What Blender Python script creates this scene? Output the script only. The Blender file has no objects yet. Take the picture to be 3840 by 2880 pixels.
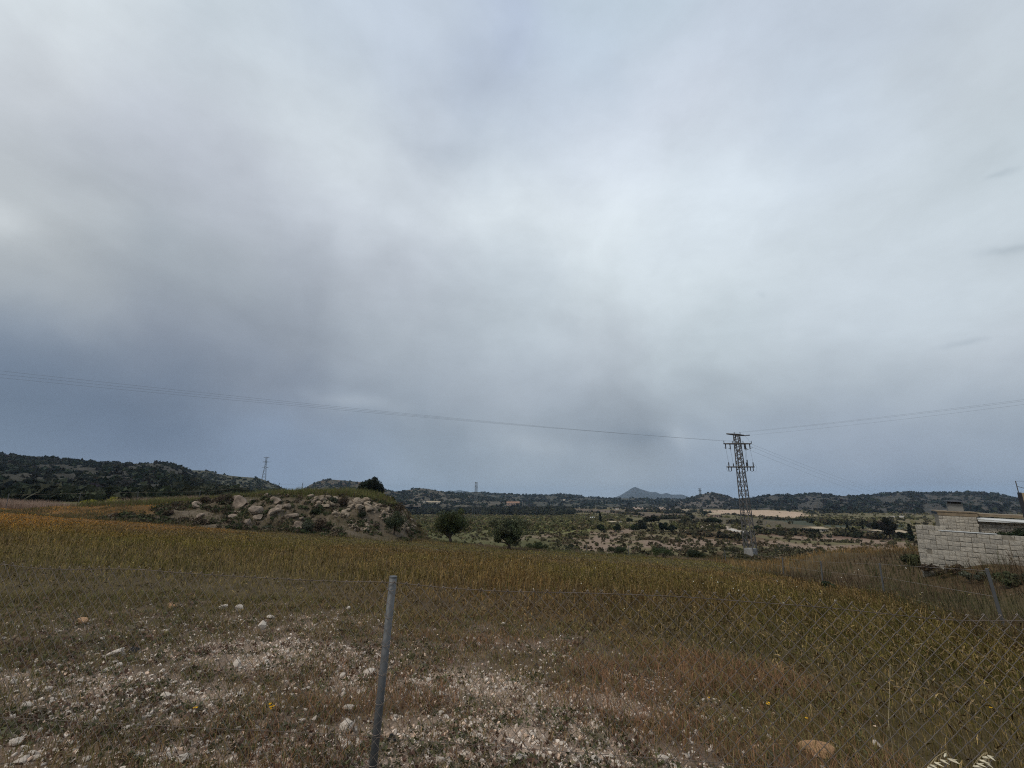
import bpy, bmesh, math, random
import numpy as np
from mathutils import Vector, Matrix, Euler
from mathutils.bvhtree import BVHTree

rng = np.random.default_rng(7)
random.seed(7)
scene = bpy.context.scene
COL = scene.collection
R = math.radians

# ------------------------------------------------------------------ camera
CZ = 1.6                                  # eye height above the ground by the fence
PITCH = math.atan(430.0 / 1700.0)
SP, CP = math.sin(PITCH), math.cos(PITCH)
cd = bpy.data.cameras.new('camera')
cam = bpy.data.objects.new('camera', cd)
COL.objects.link(cam)
cam.location = (0, 0, CZ)
cam.rotation_euler = (math.pi / 2 + PITCH, 0, 0)
cd.sensor_width = 36.0
cd.lens = 36.0 * 1700.0 / 3840.0
cd.clip_start = 0.05
cd.clip_end = 40000.0
scene.camera = cam


def ray(px, py):
    """photo pixel (3840 x 2880) -> (sideways, up) per metre forward"""
    u = (px - 1920.0) / 1700.0
    v = (1440.0 - py) / 1700.0
    f = CP - v * SP
    return u / f, (SP + v * CP) / f


def pos(px, py, y):
    k, r = ray(px, py)
    return (k * y, y, CZ + r * y)


def unit(px, py):
    k, r = ray(px, py)
    d = np.array([k, 1.0, r])
    return d / np.linalg.norm(d)


# ------------------------------------------------------------------ sky
SUN_EL, SUN_AZ = R(52), R(-125)           # azimuth from +Y towards +X
world = bpy.data.worlds.new('World')
scene.world = world
world.use_nodes = True
world.cycles.sampling_method = 'MANUAL'
world.cycles.sample_map_resolution = 512
wn, wl = world.node_tree.nodes, world.node_tree.links
wn.clear()


def lin(c):
    c = np.asarray(c, float) / 255.0
    return np.where(c <= 0.04045, c / 12.92, ((c + 0.055) / 1.055) ** 2.4)


SKY = [  # photo pixel x, y, sRGB of the cloud there
    (60, 60, 206, 216, 223), (500, 60, 203, 213, 221), (900, 80, 191, 203, 213), (1400, 80, 184, 197, 211), (1900, 100, 172, 186, 207),
    (2350, 60, 180, 196, 210), (2800, 100, 183, 195, 210), (3300, 100, 184, 196, 209), (3780, 100, 187, 198, 208),
    (60, 300, 184, 191, 199), (600, 300, 198, 208, 217), (1200, 300, 201, 212, 221), (1700, 300, 188, 200, 215), (2100, 300, 176, 190, 209), (2450, 330, 196, 206, 220),
    (3000, 350, 189, 202, 216), (3700, 350, 188, 199, 208),
    (60, 540, 176, 184, 192), (600, 560, 180, 188, 200), (1200, 480, 201, 211, 220), (1560, 560, 190, 200, 211), (1900, 520, 192, 205, 219), (2300, 560, 204, 215, 227),
    (2900, 560, 196, 208, 220), (3600, 600, 192, 205, 214),
    (60, 720, 184, 192, 198), (500, 800, 166, 175, 184), (900, 800, 167, 175, 185), (1400, 760, 188, 197, 208), (1700, 740, 207, 218, 227),
    (2080, 820, 215, 226, 234), (2600, 800, 205, 217, 227), (3200, 800, 198, 210, 219), (3700, 820, 195, 207, 216),
    (60, 1000, 168, 176, 182), (500, 1020, 156, 166, 175), (1000, 1040, 156, 165, 176), (1500, 1020, 174, 183, 194), (1850, 1020, 196, 208, 218), (2400, 1050, 204, 216, 224), (3100, 1050, 197, 209, 219), (3750, 1050, 193, 205, 214),
    (60, 1260, 128, 141, 157), (500, 1260, 134, 144, 158), (900, 1260, 131, 141, 155), (1300, 1260, 145, 155, 167), (1800, 1240, 176, 188, 198), (2250, 1280, 183, 194, 204), (2800, 1280, 190, 203, 212), (3300, 1280, 187, 199, 209), (3780, 1280, 180, 190, 200),
    (60, 1480, 104, 119, 139), (500, 1480, 111, 124, 142), (950, 1490, 116, 127, 145), (1320, 1500, 146, 158, 171), (1800, 1480, 158, 169, 181), (2250, 1500, 156, 167, 178), (2700, 1480, 162, 174, 184), (3200, 1480, 168, 180, 191), (3780, 1480, 158, 170, 182),
    (60, 1650, 106, 122, 142), (500, 1640, 99, 115, 137), (950, 1680, 124, 140, 162), (1400, 1650, 134, 148, 163), (2000, 1660, 150, 163, 176), (2400, 1640, 126, 138, 151), (2650, 1660, 150, 163, 177), (3200, 1650, 147, 160, 177), (3780, 1650, 142, 156, 173),
    (500, 1800, 114, 130, 153), (1100, 1800, 122, 139, 162), (1700, 1800, 142, 157, 173), (2200, 1790, 153, 165, 177), (2900, 1790, 142, 157, 175), (3600, 1790, 132, 147, 168), (1700, 1850, 140, 156, 173), (2200, 1850, 148, 162, 177), (2900, 1850, 142, 157, 176)]
SPX = np.array([c[:2] for c in SKY], float)
SVAL = np.array([lin(c[2:]) for c in SKY])
ZENITH = np.array([0.44, 0.52, 0.62])


def sky_at(az, el):
    """cloud colour in a direction, smoothed from the samples above"""
    if el > R(62):
        return ZENITH
    x, y, z = math.sin(az) * math.cos(el), math.cos(az) * math.cos(el), math.sin(el)
    f = y * CP + z * SP
    px = 1920 + 1700 * x / f
    py = 1440 - 1700 * (z * CP - y * SP) / f
    d = ((SPX[:, 0] - px) / 210) ** 2 + ((SPX[:, 1] - py) / 120) ** 2
    w = np.exp(-(d - d.min()) * 1.6)
    return (w[:, None] * SVAL).sum(0) / w.sum()


def nd(t, **kw):
    n = wn.new(t)
    for k, v in kw.items():
        setattr(n, k, v)
    return n


def wmath(op, a, b=None, c=None):
    n = nd('ShaderNodeMath', operation=op)
    for i, x in enumerate((a, b, c)):
        if x is None:
            continue
        if isinstance(x, (int, float)):
            n.inputs[i].default_value = x
        else:
            wl.new(x, n.inputs[i])
    return n.outputs[0]


def wvec(op, a, b=None, c=None, out=0):
    n = nd('ShaderNodeVectorMath', operation=op)
    for i, x in enumerate((a, b, c)):
        if x is None:
            continue
        if isinstance(x, (tuple, list, np.ndarray)):
            n.inputs[i].default_value = tuple(float(q) for q in x)
        else:
            wl.new(x, n.inputs[i])
    return n.outputs[out]


tc = nd('ShaderNodeTexCoord')
dirv = tc.outputs['Generated']


def wnoise(vec, scale, detail, rough=0.5):
    n = nd('ShaderNodeTexNoise')
    n.inputs['Scale'].default_value = scale
    n.inputs['Detail'].default_value = detail
    n.inputs['Roughness'].default_value = rough
    wl.new(vec, n.inputs['Vector'])
    return n


# domain warp keeps the cloud shapes wispy
n1 = wnoise(dirv, 2.3, 3.0)
w1 = wvec('MULTIPLY', wvec('SUBTRACT', n1.outputs['Color'], (0.5, 0.5, 0.5)), (0.26, 0.26, 0.17))
n2 = wnoise(dirv, 9.0, 4.0)
w2 = wvec('MULTIPLY', wvec('SUBTRACT', n2.outputs['Color'], (0.5, 0.5, 0.5)), (0.085, 0.085, 0.055))
dw = wvec('ADD', wvec('ADD', dirv, w1), w2)
sep = nd('ShaderNodeSeparateXYZ'); wl.new(wvec('NORMALIZE', dw), sep.inputs[0])
elv = wmath('DIVIDE', wmath('ARCSINE', sep.outputs['Z']), math.pi / 2)
azv = wmath('ARCTAN2', sep.outputs['X'], sep.outputs['Y'])
DAZ = R(13)
AZS = [DAZ * i for i in range(-5, 6)]
ELS = [0.0, 2, 4, 7, 10, 13, 16, 20, 24, 28, 33, 38, 44, 50, 56, 64, 72, 90]
acc = None
for i, az0 in enumerate(AZS):
    cr = nd('ShaderNodeValToRGB')
    cr.color_ramp.interpolation = 'B_SPLINE'
    el_ = cr.color_ramp.elements
    while len(el_) < len(ELS):
        el_.new(0.5)
    for e, d in zip(el_, ELS):
        e.position = d / 90.0
        e.color = (*sky_at(az0, R(d)), 1)
    wl.new(elv, cr.inputs[0])
    # hat weight in azimuth; the outermost columns carry on round the back
    q = wmath('DIVIDE', wmath('SUBTRACT', azv, az0), DAZ)
    if i == 0:
        w = wmath('MINIMUM', 1.0, wmath('MAXIMUM', 0.0, wmath('SUBTRACT', 1.0, q)))
    elif i == len(AZS) - 1:
        w = wmath('MINIMUM', 1.0, wmath('MAXIMUM', 0.0, wmath('ADD', 1.0, q)))
    else:
        w = wmath('MAXIMUM', 0.0, wmath('SUBTRACT', 1.0, wmath('ABSOLUTE', q)))
    w = wmath('MULTIPLY', wmath('MULTIPLY', w, w), wmath('MULTIPLY_ADD', w, -2.0, 3.0))
    n = nd('ShaderNodeVectorMath', operation='SCALE')
    wl.new(cr.outputs[0], n.inputs[0]); wl.new(w, n.inputs['Scale'])
    acc = n.outputs[0] if acc is None else wvec('ADD', acc, n.outputs[0])
# behind the camera the deck is even
bk = nd('ShaderNodeMapRange', interpolation_type='SMOOTHSTEP')
bk.inputs[1].default_value = 0.15; bk.inputs[2].default_value = -0.5
wl.new(sep.outputs['Y'], bk.inputs[0])
mxb = nd('ShaderNodeMix', data_type='RGBA')
wl.new(bk.outputs[0], mxb.inputs[0]); wl.new(acc, mxb.inputs[6]); mxb.inputs[7].default_value = (0.40, 0.47, 0.55, 1)
acc = mxb.outputs[2]
dsm = wvec('ADD', dirv, w2)
# smaller clouds: centre, half axes in photo pixels, tilt, brightness change
for (px, py, sx, sy, ang, dv) in [
        (5, 850, 130, 70, 20, 0.12), (1330, 1510, 150, 30, 8, 0.06), (2010, 1665, 130, 40, 5, 0.055), (2555, 1640, 40, 60, -40, 0.07), (2410, 1630, 130, 34, -4, -0.045),
        (3820, 930, 110, 18, -12, -0.09), (3770, 670, 50, 14, -18, -0.07), (3610, 1280, 80, 12, -9, -0.06), (2870, 1110, 20, 11, 0, -0.04), (1640, 570, 170, 60, 12, -0.05)]:
    c0 = unit(px, py)
    ca, sa = math.cos(R(ang)), math.sin(R(ang))
    e1 = unit(px + ca * sx, py + sa * sx) - c0
    e2 = unit(px - sa * sy, py + ca * sy) - c0
    M = np.linalg.pinv(np.stack([e1, e2], 1))
    a = wmath('SUBTRACT', wvec('DOT_PRODUCT', dsm, M[0], out=1), float(M[0] @ c0))
    b = wmath('SUBTRACT', wvec('DOT_PRODUCT', dsm, M[1], out=1), float(M[1] @ c0))
    s = wmath('MULTIPLY_ADD', a, a, wmath('MULTIPLY', b, b))
    g = wmath('EXPONENT', wmath('MULTIPLY', s, -1.0))
    g = wmath('MULTIPLY', g, wmath('GREATER_THAN', wvec('DOT_PRODUCT', dirv, c0, out=1), 0.5))
    n = nd('ShaderNodeVectorMath', operation='SCALE')
    n.inputs[0].default_value = (dv * 0.94, dv * 0.99, dv)
    wl.new(g, n.inputs['Scale'])
    acc = wvec('ADD', acc, n.outputs[0])
# soft streaky texture of the cloud deck, everywhere
strn = wvec('MULTIPLY', dirv, (1.0, 1.0, 1.7))
n3 = wnoise(strn, 3.0, 7.0, 0.55)
n3.inputs['Distortion'].default_value = 0.25
n4 = wnoise(wvec('MULTIPLY', dirv, (1.0, 1.0, 2.4)), 7.0, 5.0, 0.55)
n5 = wnoise(dw, 12.0, 4.0, 0.6)
f3 = wmath('MULTIPLY_ADD', n3.outputs['Fac'], 0.44, wmath('MULTIPLY_ADD', n4.outputs['Fac'], 0.16, wmath('MULTIPLY_ADD', n5.outputs['Fac'], 0.12, 0.71)))
n = nd('ShaderNodeVectorMath', operation='SCALE')
wl.new(acc, n.inputs[0])
wl.new(f3, n.inputs['Scale'])
cloud = wvec('MULTIPLY', wvec('MAXIMUM', n.outputs[0], (0.05, 0.06, 0.08)), (1.06, 1.04, 1.02))
bgc = nd('ShaderNodeBackground')
wl.new(cloud, bgc.inputs['Color'])
bgc.inputs['Strength'].default_value = 1.0
sky = nd('ShaderNodeTexSky', sky_type='NISHITA')
sky.sun_disc = False
sky.sun_elevation = SUN_EL
sky.sun_rotation = SUN_AZ
bgs = nd('ShaderNodeBackground')
bgs.inputs['Strength'].default_value = 0.06
wl.new(sky.outputs[0], bgs.inputs['Color'])
mx = nd('ShaderNodeMixShader')
mx.inputs[0].default_value = 0.97
wl.new(bgs.outputs[0], mx.inputs[1])
wl.new(bgc.outputs[0], mx.inputs[2])
wo = nd('ShaderNodeOutputWorld')
wl.new(mx.outputs[0], wo.inputs['Surface'])

sd = bpy.data.lights.new('sun', 'SUN')
sd.energy = 1.5
sd.angle = R(16)
sd.color = (1.0, 0.91, 0.78)
sun = bpy.data.objects.new('sun', sd)
COL.objects.link(sun)
sdir = Vector((math.sin(SUN_AZ) * math.cos(SUN_EL), math.cos(SUN_AZ) * math.cos(SUN_EL), math.sin(SUN_EL)))
sun.rotation_euler = sdir.to_track_quat('Z', 'Y').to_euler()
sun.location = sdir * 50

vs = scene.view_settings
vs.view_transform = 'Standard'
vs.look = 'None'
vs.exposure = 0.0
vs.gamma = 1.0
vs.use_curve_mapping = False
scene.cycles.use_denoising = False
scene.cycles.use_adaptive_sampling = False
scene.cycles.pixel_filter_type = 'BLACKMAN_HARRIS'
scene.cycles.filter_width = 1.1
scene.cycles.max_bounces = 5
scene.cycles.diffuse_bounces = 3
scene.cycles.volume_bounces = 0
scene.cycles.transparent_max_bounces = 8


# ------------------------------------------------------------------ numpy noise
def _hash(i, j, s):
    h = (i * 374761393 + j * 668265263 + s * 974634777) & 0x7fffffff
    h = ((h ^ (h >> 13)) * 1274126177) & 0x7fffffff
    return ((h ^ (h >> 16)) & 0xffff) / 65535.0


def vnoise(x, y, s=0):
    x = np.asarray(x, float); y = np.asarray(y, float)
    i = np.floor(x).astype(np.int64); j = np.floor(y).astype(np.int64)
    fx, fy = x - i, y - j
    fx = fx * fx * (3 - 2 * fx); fy = fy * fy * (3 - 2 * fy)
    a = _hash(i, j, s); b = _hash(i + 1, j, s); c = _hash(i, j + 1, s); d = _hash(i + 1, j + 1, s)
    return (a + (b - a) * fx) * (1 - fy) + (c + (d - c) * fx) * fy


def fbm(x, y, o=4, s=0):
    t = 0.0; a = 0.5; n = 0.0
    for q in range(o):
        t = t + a * vnoise(x * 2 ** q + 17.3 * q, y * 2 ** q - 9.1 * q, s + q)
        n += a; a *= 0.5
    return t / n


def sst(a, b, x):
    t = np.clip((np.asarray(x, float) - a) / (b - a), 0, 1)
    return t * t * (3 - 2 * t)


# ------------------------------------------------------------------ terrain heights
FENCE_R = np.array([(6.6, 3.0), (8.6, 7.0), (10.1, 10.5), (13.9, 18.5), (14.0, 22.0), (15.0, 27.0), (18.5, 42.0), (23.0, 64.0)])
CREST_X = np.array([-46, -40, -35, -32, -26.8, -21.5, -16.3, -13.7, -11.5, -10.2, -9.0])
CREST_Z = np.array([-0.6, -0.7, -0.62, -0.42, 0.05, 0.40, 0.32, -0.05, -0.8, -2.3, -3.6])


def hgt(X, Y):
    X = np.asarray(X, float); Y = np.asarray(Y, float)
    Xn = np.clip(X, -75, 60); Yn = np.clip(Y, -20, 90)
    plane = -1.41 - 0.0677 * Xn - 0.065 * Yn
    plane = plane + 0.10 * (fbm(X * 0.22, Y * 0.22, 3, 3) - 0.5) + 0.05 * (fbm(X * 1.1, Y * 1.1, 3, 5) - 0.5)
    plane = plane + sst(20, 60, -X - Y * 0.3) * 0.0
    # bank beside the block wall on the right
    fx = np.interp(Y, FENCE_R[:, 1], FENCE_R[:, 0])
    wb = sst(0.3, 6.0, X - fx) * sst(7, 15, Y) * (1 - sst(31, 44, Y))
    bank = -2.78 - 0.055 * (Y - 20) + 0.5 * (fbm(X * 0.35, Y * 0.35, 3, 8) - 0.5)
    z = plane * (1 - wb) + bank * wb
    # rocky mound on the left
    cz = np.interp(X, CREST_X, CREST_Z)
    lump = fbm(X * 0.45, Y * 0.45, 4, 11) - 0.5
    t = sst(36.5, 45.5, Y + 2.6 * lump) * sst(-48, -40, X) * (1 - sst(-10.2, -8.4, X))
    t = t * (1 - 0.0 * Y)
    z = np.where(t > 0, z + (np.maximum(cz, z) - z) * t + 0.55 * lump * np.minimum(1, 4 * t * (1 - t) + .25 * t), z)
    # valley beyond
    k = X / np.maximum(Y, 1.0)
    zc = np.interp(Y, [40, 60, 100, 140, 350, 600, 1200, 9000], [-8.5, -9.0, -10.0, -9.4, -12.8, -13.3, -13.4, -14])
    zl = np.interp(Y, [40, 60, 150, 400, 9000], [-0.7, -0.2, 0.6, 0.0, -13])
    wl_ = sst(-0.28, -0.62, k) if False else 1 - sst(-0.62, -0.30, k)
    zv = zc * (1 - wl_) + zl * wl_
    far = sst(62, 120, Y)
    zv = zv + far * (1.7 * (fbm(X * 0.045, Y * 0.045, 4, 21) - 0.5) + 2.2 * (1 - sst(110, 190, Y)) * (fbm(X * 0.09, Y * 0.06, 3, 23) - 0.45))
    E = np.interp(k, [-1.3, -0.6, -0.45, -0.22, 0.0, 0.25, 0.40, 0.47, 0.62, 0.72, 0.85, 1.3], [58, 58, 60, 47, 40, 44, 50, 66, 66, 46, 38, 36])
    s = sst(E, E + 26, Y) * (Y > 0)
    z = z * (1 - s) + zv * s
    return z + CZ


def hz(x, y):
    return float(hgt(np.array([x]), np.array([y]))[0])


_YS = np.geomspace(1.2, 5000, 1400)


def at(px, py, lo=1.2):
    """where the line of sight through a photo pixel meets the ground"""
    k, r = ray(px, py)
    d = (CZ + r * _YS) - hgt(k * _YS, _YS)
    ok = np.where((d < 0) & (_YS > lo))[0]
    if len(ok) == 0:
        return (k * 900, 900.0, hz(k * 900, 900))
    i = ok[0]
    if i == 0:
        y = _YS[0]
    else:
        y = _YS[i - 1] + (_YS[i] - _YS[i - 1]) * d[i - 1] / (d[i - 1] - d[i])
    return (k * y, float(y), hz(k * y, y))


# ------------------------------------------------------------------ materials
def new_mat(name):
    m = bpy.data.materials.new(name)
    m.use_nodes = True
    nt = m.node_tree
    b = nt.nodes['Principled BSDF']
    b.inputs['Specular IOR Level'].default_value = 0.25
    return m, nt, b


def plain(name, col, rough=0.8, metal=0.0, var=0.25, scale=6.0, bump=0.0, bscale=30.0, col2=None):
    """solid colour broken up by object-space noise"""
    m, nt, b = new_mat(name)
    t = nt.nodes.new('ShaderNodeTexCoord')
    nz = nt.nodes.new('ShaderNodeTexNoise')
    nz.inputs['Scale'].default_value = scale
    nz.inputs['Detail'].default_value = 6
    nz.inputs['Roughness'].default_value = 0.65
    nt.links.new(t.outputs['Object'], nz.inputs['Vector'])
    mixn = nt.nodes.new('ShaderNodeMix'); mixn.data_type = 'RGBA'
    c2 = col2 if col2 else tuple(min(1, c * (1 + var)) for c in col)
    c1 = tuple(c * (1 - var) for c in col)
    mixn.inputs[6].default_value = (*c1, 1); mixn.inputs[7].default_value = (*c2, 1)
    mr = nt.nodes.new('ShaderNodeMapRange')
    mr.inputs[1].default_value = 0.32; mr.inputs[2].default_value = 0.68
    nt.links.new(nz.outputs['Fac'], mr.inputs[0])
    nt.links.new(mr.outputs[0], mixn.inputs[0])
    nt.links.new(mixn.outputs[2], b.inputs['Base Color'])
    b.inputs['Roughness'].default_value = rough
    b.inputs['Metallic'].default_value = metal
    if bump > 0:
        n2_ = nt.nodes.new('ShaderNodeTexNoise')
        n2_.inputs['Scale'].default_value = bscale; n2_.inputs['Detail'].default_value = 5
        nt.links.new(t.outputs['Object'], n2_.inputs['Vector'])
        bp = nt.nodes.new('ShaderNodeBump'); bp.inputs['Strength'].default_value = bump; bp.inputs['Distance'].default_value = 0.05
        nt.links.new(n2_.outputs['Fac'], bp.inputs['Height'])
        nt.links.new(bp.outputs['Normal'], b.inputs['Normal'])
    return m


def attr_mat(name, rough=0.9, trans=0.0, noise=None, bump=0.0):
    """colour from the mesh's own attribute; thin leaves let light through"""
    m, nt, b = new_mat(name)
    a = nt.nodes.new('ShaderNodeAttribute'); a.attribute_name = 'Col'
    csock = a.outputs['Color']
    if noise:
        g = nt.nodes.new('ShaderNodeNewGeometry')
        prev = None
        for sc, lo, hi in noise:
            nz = nt.nodes.new('ShaderNodeTexNoise'); nz.inputs['Scale'].default_value = sc; nz.inputs['Detail'].default_value = 5
            nz.inputs['Roughness'].default_value = 0.6
            nt.links.new(g.outputs['Position'], nz.inputs['Vector'])
            mr = nt.nodes.new('ShaderNodeMapRange')
            mr.inputs[1].default_value = 0.3; mr.inputs[2].default_value = 0.7; mr.inputs[3].default_value = lo; mr.inputs[4].default_value = hi
            nt.links.new(nz.outputs['Fac'], mr.inputs[0])
            vm = nt.nodes.new('ShaderNodeVectorMath'); vm.operation = 'SCALE'
            nt.links.new(csock, vm.inputs[0]); nt.links.new(mr.outputs[0], vm.inputs['Scale'])
            csock = vm.outputs[0]
            prev = nz
        if bump > 0:
            bp = nt.nodes.new('ShaderNodeBump'); bp.inputs['Strength'].default_value = bump; bp.inputs['Distance'].default_value = 0.03
            nt.links.new(prev.outputs['Fac'], bp.inputs['Height']); nt.links.new(bp.outputs['Normal'], b.inputs['Normal'])
    nt.links.new(csock, b.inputs['Base Color'])
    b.inputs['Roughness'].default_value = rough
    b.inputs['Specular IOR Level'].default_value = 0.12
    if trans > 0:
        tr = nt.nodes.new('ShaderNodeBsdfTranslucent'); nt.links.new(csock, tr.inputs['Color'])
        mxs = nt.nodes.new('ShaderNodeMixShader'); mxs.inputs[0].default_value = trans
        out = nt.nodes['Material Output']
        nt.links.new(b.outputs[0], mxs.inputs[1]); nt.links.new(tr.outputs[0], mxs.inputs[2]); nt.links.new(mxs.outputs[0], out.inputs['Surface'])
    return m


M = {}
M['ground'] = attr_mat('ground_soil', 0.95, noise=[(0.35, 0.85, 1.15), (4.0, 0.7, 1.3), (45.0, 0.6, 1.4)], bump=0.5)
M['hill'] = attr_mat('hill_soil', 0.95, noise=[(0.02, 0.8, 1.2), (0.15, 0.6, 1.4)])
M['grass'] = attr_mat('dry_grass', 0.75, 0.16)
M['leaf'] = attr_mat('leaves', 0.7, 0.12)
M['scrub'] = attr_mat('scrub_leaves', 0.85, 0.1)
M['gravel'] = attr_mat('gravel_stone', 0.9)
M['lime'] = plain('limestone', (0.72, 0.62, 0.52), 0.92, var=0.18, scale=9, bump=0.6, bscale=40)
M['tan'] = plain('tan_stone', (0.50, 0.30, 0.165), 0.92, var=0.25, scale=9, bump=0.6, bscale=40)
M['boulder'] = plain('boulder_stone', (0.25, 0.195, 0.15), 0.95, var=0.55, scale=2.2, bump=0.9, bscale=6)
M['outcrop'] = plain('outcrop_stone', (0.26, 0.205, 0.15), 0.95, var=0.4, scale=2.6, bump=0.8, bscale=7)
M['galv'] = plain('galvanised_steel', (0.13, 0.132, 0.134), 0.6, 0.3, var=0.14, scale=18)
M['wire'] = plain('weathered_wire', (0.25, 0.21, 0.18), 0.6, 0.35, var=0.3, scale=14)
M['topwire'] = plain('rusty_wire', (0.15, 0.12, 0.10), 0.65, 0.3, var=0.3, scale=14)
M['post_far'] = plain('far_post_steel', (0.11, 0.112, 0.115), 0.6, 0.3, var=0.15, scale=5)
M['block'] = plain('concrete_block', (0.46, 0.415, 0.345), 0.95, var=0.36, scale=2.3, bump=0.5, bscale=60)
M['block2'] = plain('concrete_block_grey', (0.385, 0.35, 0.295), 0.95, var=0.38, scale=2.9, bump=0.5, bscale=60)
M['mortar'] = plain('mortar', (0.22, 0.195, 0.155), 0.95, var=0.3, scale=5)
M['render'] = plain('grey_render', (0.22, 0.215, 0.20), 0.9, var=0.15, scale=3)
M['earthy'] = plain('ochre_roof_edge', (0.22, 0.17, 0.115), 0.9, var=0.3, scale=4)
M['whitesheet'] = plain('white_sheet_metal', (0.62, 0.63, 0.62), 0.5, var=0.1, scale=2)
M['dark'] = plain('dark_metal', (0.03, 0.03, 0.035), 0.6, var=0.3, scale=3)
M['beige'] = plain('beige_panel', (0.36, 0.28, 0.18), 0.7, var=0.15, scale=2)
M['pylon'] = plain('pylon_steel', (0.105, 0.10, 0.098), 0.6, 0.3, var=0.3, scale=1.5, col2=(0.19, 0.172, 0.162))
M['pylonfar'] = plain('far_pylon_steel', (0.16, 0.17, 0.18), 0.6, 0.2, var=0.2, scale=0.6)
M['concrete'] = plain('pedestal_concrete', (0.25, 0.245, 0.235), 0.9, var=0.25, scale=2.5, bump=0.3)
M['porc'] = plain('insulator', (0.035, 0.03, 0.03), 0.35, var=0.2, scale=4)
M['cable'] = plain('cable', (0.16, 0.16, 0.165), 0.6, 0.3, var=0.1)
M['bark'] = plain('bark', (0.07, 0.055, 0.042), 0.95, var=0.35, scale=7, bump=0.6)
M['white'] = plain('white_wall', (0.62, 0.60, 0.56), 0.9, var=0.1, scale=0.6)
M['salmon'] = plain('salmon_wall', (0.36, 0.25, 0.19), 0.9, var=0.12, scale=0.5)
M['cream'] = plain('cream_wall', (0.46, 0.41, 0.33), 0.9, var=0.12, scale=0.5)
M['roof'] = plain('clay_roof', (0.27, 0.16, 0.105), 0.9, var=0.3, scale=0.8)
M['rooftan'] = plain('tan_roof', (0.36, 0.29, 0.20), 0.9, var=0.2, scale=0.8)
M['window'] = plain('window_glass', (0.03, 0.035, 0.04), 0.2, var=0.2)
M['yellow'] = plain('yellow_petal', (0.75, 0.42, 0.01), 0.7, var=0.15, scale=40)
M['oat'] = plain('oat_husk', (0.62, 0.55, 0.40), 0.75, var=0.2, scale=60)
M['straw'] = plain('straw_stem', (0.36, 0.29, 0.17), 0.85, var=0.2, scale=20)
M['plastic'] = plain('black_plastic', (0.012, 0.012, 0.014), 0.6, var=0.2)


# ------------------------------------------------------------------ builders
def link(name, me, mat=None, parent=None):
    o = bpy.data.objects.new(name, me)
    COL.objects.link(o)
    if mat is not None and me is not None and len(me.materials) == 0:
        me.materials.append(mat)
    if parent is not None:
        o.parent = parent
    return o


def tag(o, label=None, cat=None, group=None, kind=None):
    if label: o['label'] = label
    if cat: o['category'] = cat
    if group: o['group'] = group
    if kind: o['kind'] = kind
    return o


def empty(name, loc, rz=0.0, label=None, cat=None, group=None):
    o = bpy.data.objects.new(name, None)
    COL.objects.link(o)
    o.location = loc
    o.rotation_euler = (0, 0, rz)
    o.empty_display_size = 0.2
    return tag(o, label, cat, group)


def np_mesh(name, V, F, cols=None, smooth=False):
    """mesh from numpy vertices and equal-sided faces, with an optional colour attribute"""
    V = np.asarray(V, np.float32); F = np.asarray(F, np.int32)
    me = bpy.data.meshes.new(name)
    nf, k = F.shape
    me.vertices.add(len(V)); me.vertices.foreach_set('co', V.ravel())
    me.loops.add(nf * k); me.loops.foreach_set('vertex_index', F.ravel())
    me.polygons.add(nf)
    me.polygons.foreach_set('loop_start', np.arange(0, nf * k, k, dtype=np.int32))
    me.polygons.foreach_set('loop_total', np.full(nf, k, np.int32))
    me.polygons.foreach_set('use_smooth', np.full(nf, smooth, bool))
    if cols is not None:
        a = me.attributes.new('Col', 'FLOAT_COLOR', 'POINT')
        c4 = np.ones((len(V), 4), np.float32); c4[:, :3] = np.clip(cols, 0, 1)
        a.data.foreach_set('color', c4.ravel())
    me.update(calc_edges=True)
    return me


class MB:
    """collects boxes, bars, tubes; build() links them as one mesh object"""
    def __init__(s):
        s.v = []; s.f = []

    def add(s, v, f):
        o = len(s.v)
        s.v += [tuple(map(float, p)) for p in v]
        s.f += [tuple(i + o for i in q) for q in f]
        return s

    def box(s, lo, hi):
        x0, y0, z0 = lo; x1, y1, z1 = hi
        return s.add([(x0, y0, z0), (x1, y0, z0), (x1, y1, z0), (x0, y1, z0), (x0, y0, z1), (x1, y0, z1), (x1, y1, z1), (x0, y1, z1)],
                     [(0, 3, 2, 1), (4, 5, 6, 7), (0, 1, 5, 4), (1, 2, 6, 5), (2, 3, 7, 6), (3, 0, 4, 7)])

    def tube(s, pts, r, n=5, cap=True, r2=None):
        pts = [Vector(p) for p in pts]
        m = len(pts)
        rr = r if hasattr(r, '__len__') else ([r] * m if r2 is None else [r + (r2 - r) * i / (m - 1) for i in range(m)])
        V, F = [], []
        for i, p in enumerate(pts):
            d = (pts[min(i + 1, m - 1)] - pts[max(i - 1, 0)]).normalized()
            a = d.cross(Vector((0, 0, 1)) if abs(d.z) < 0.9 else Vector((1, 0, 0))).normalized()
            b = d.cross(a)
            for j in range(n):
                t = 2 * math.pi * j / n
                V.append(p + (a * math.cos(t) + b * math.sin(t)) * rr[i])
        for i in range(m - 1):
            for j in range(n):
                F.append((i * n + j, i * n + (j + 1) % n, (i + 1) * n + (j + 1) % n, (i + 1) * n + j))
        if cap:
            F.append(tuple(range(n - 1, -1, -1))); F.append(tuple((m - 1) * n + j for j in range(n)))
        return s.add(V, F)

    def build(s, name, mat, parent=None, smooth=False):
        me = bpy.data.meshes.new(name)
        me.from_pydata(s.v, [], s.f)
        if smooth:
            me.polygons.foreach_set('use_smooth', [True] * len(me.polygons))
        me.update()
        return link(name, me, mat, parent)


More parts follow.
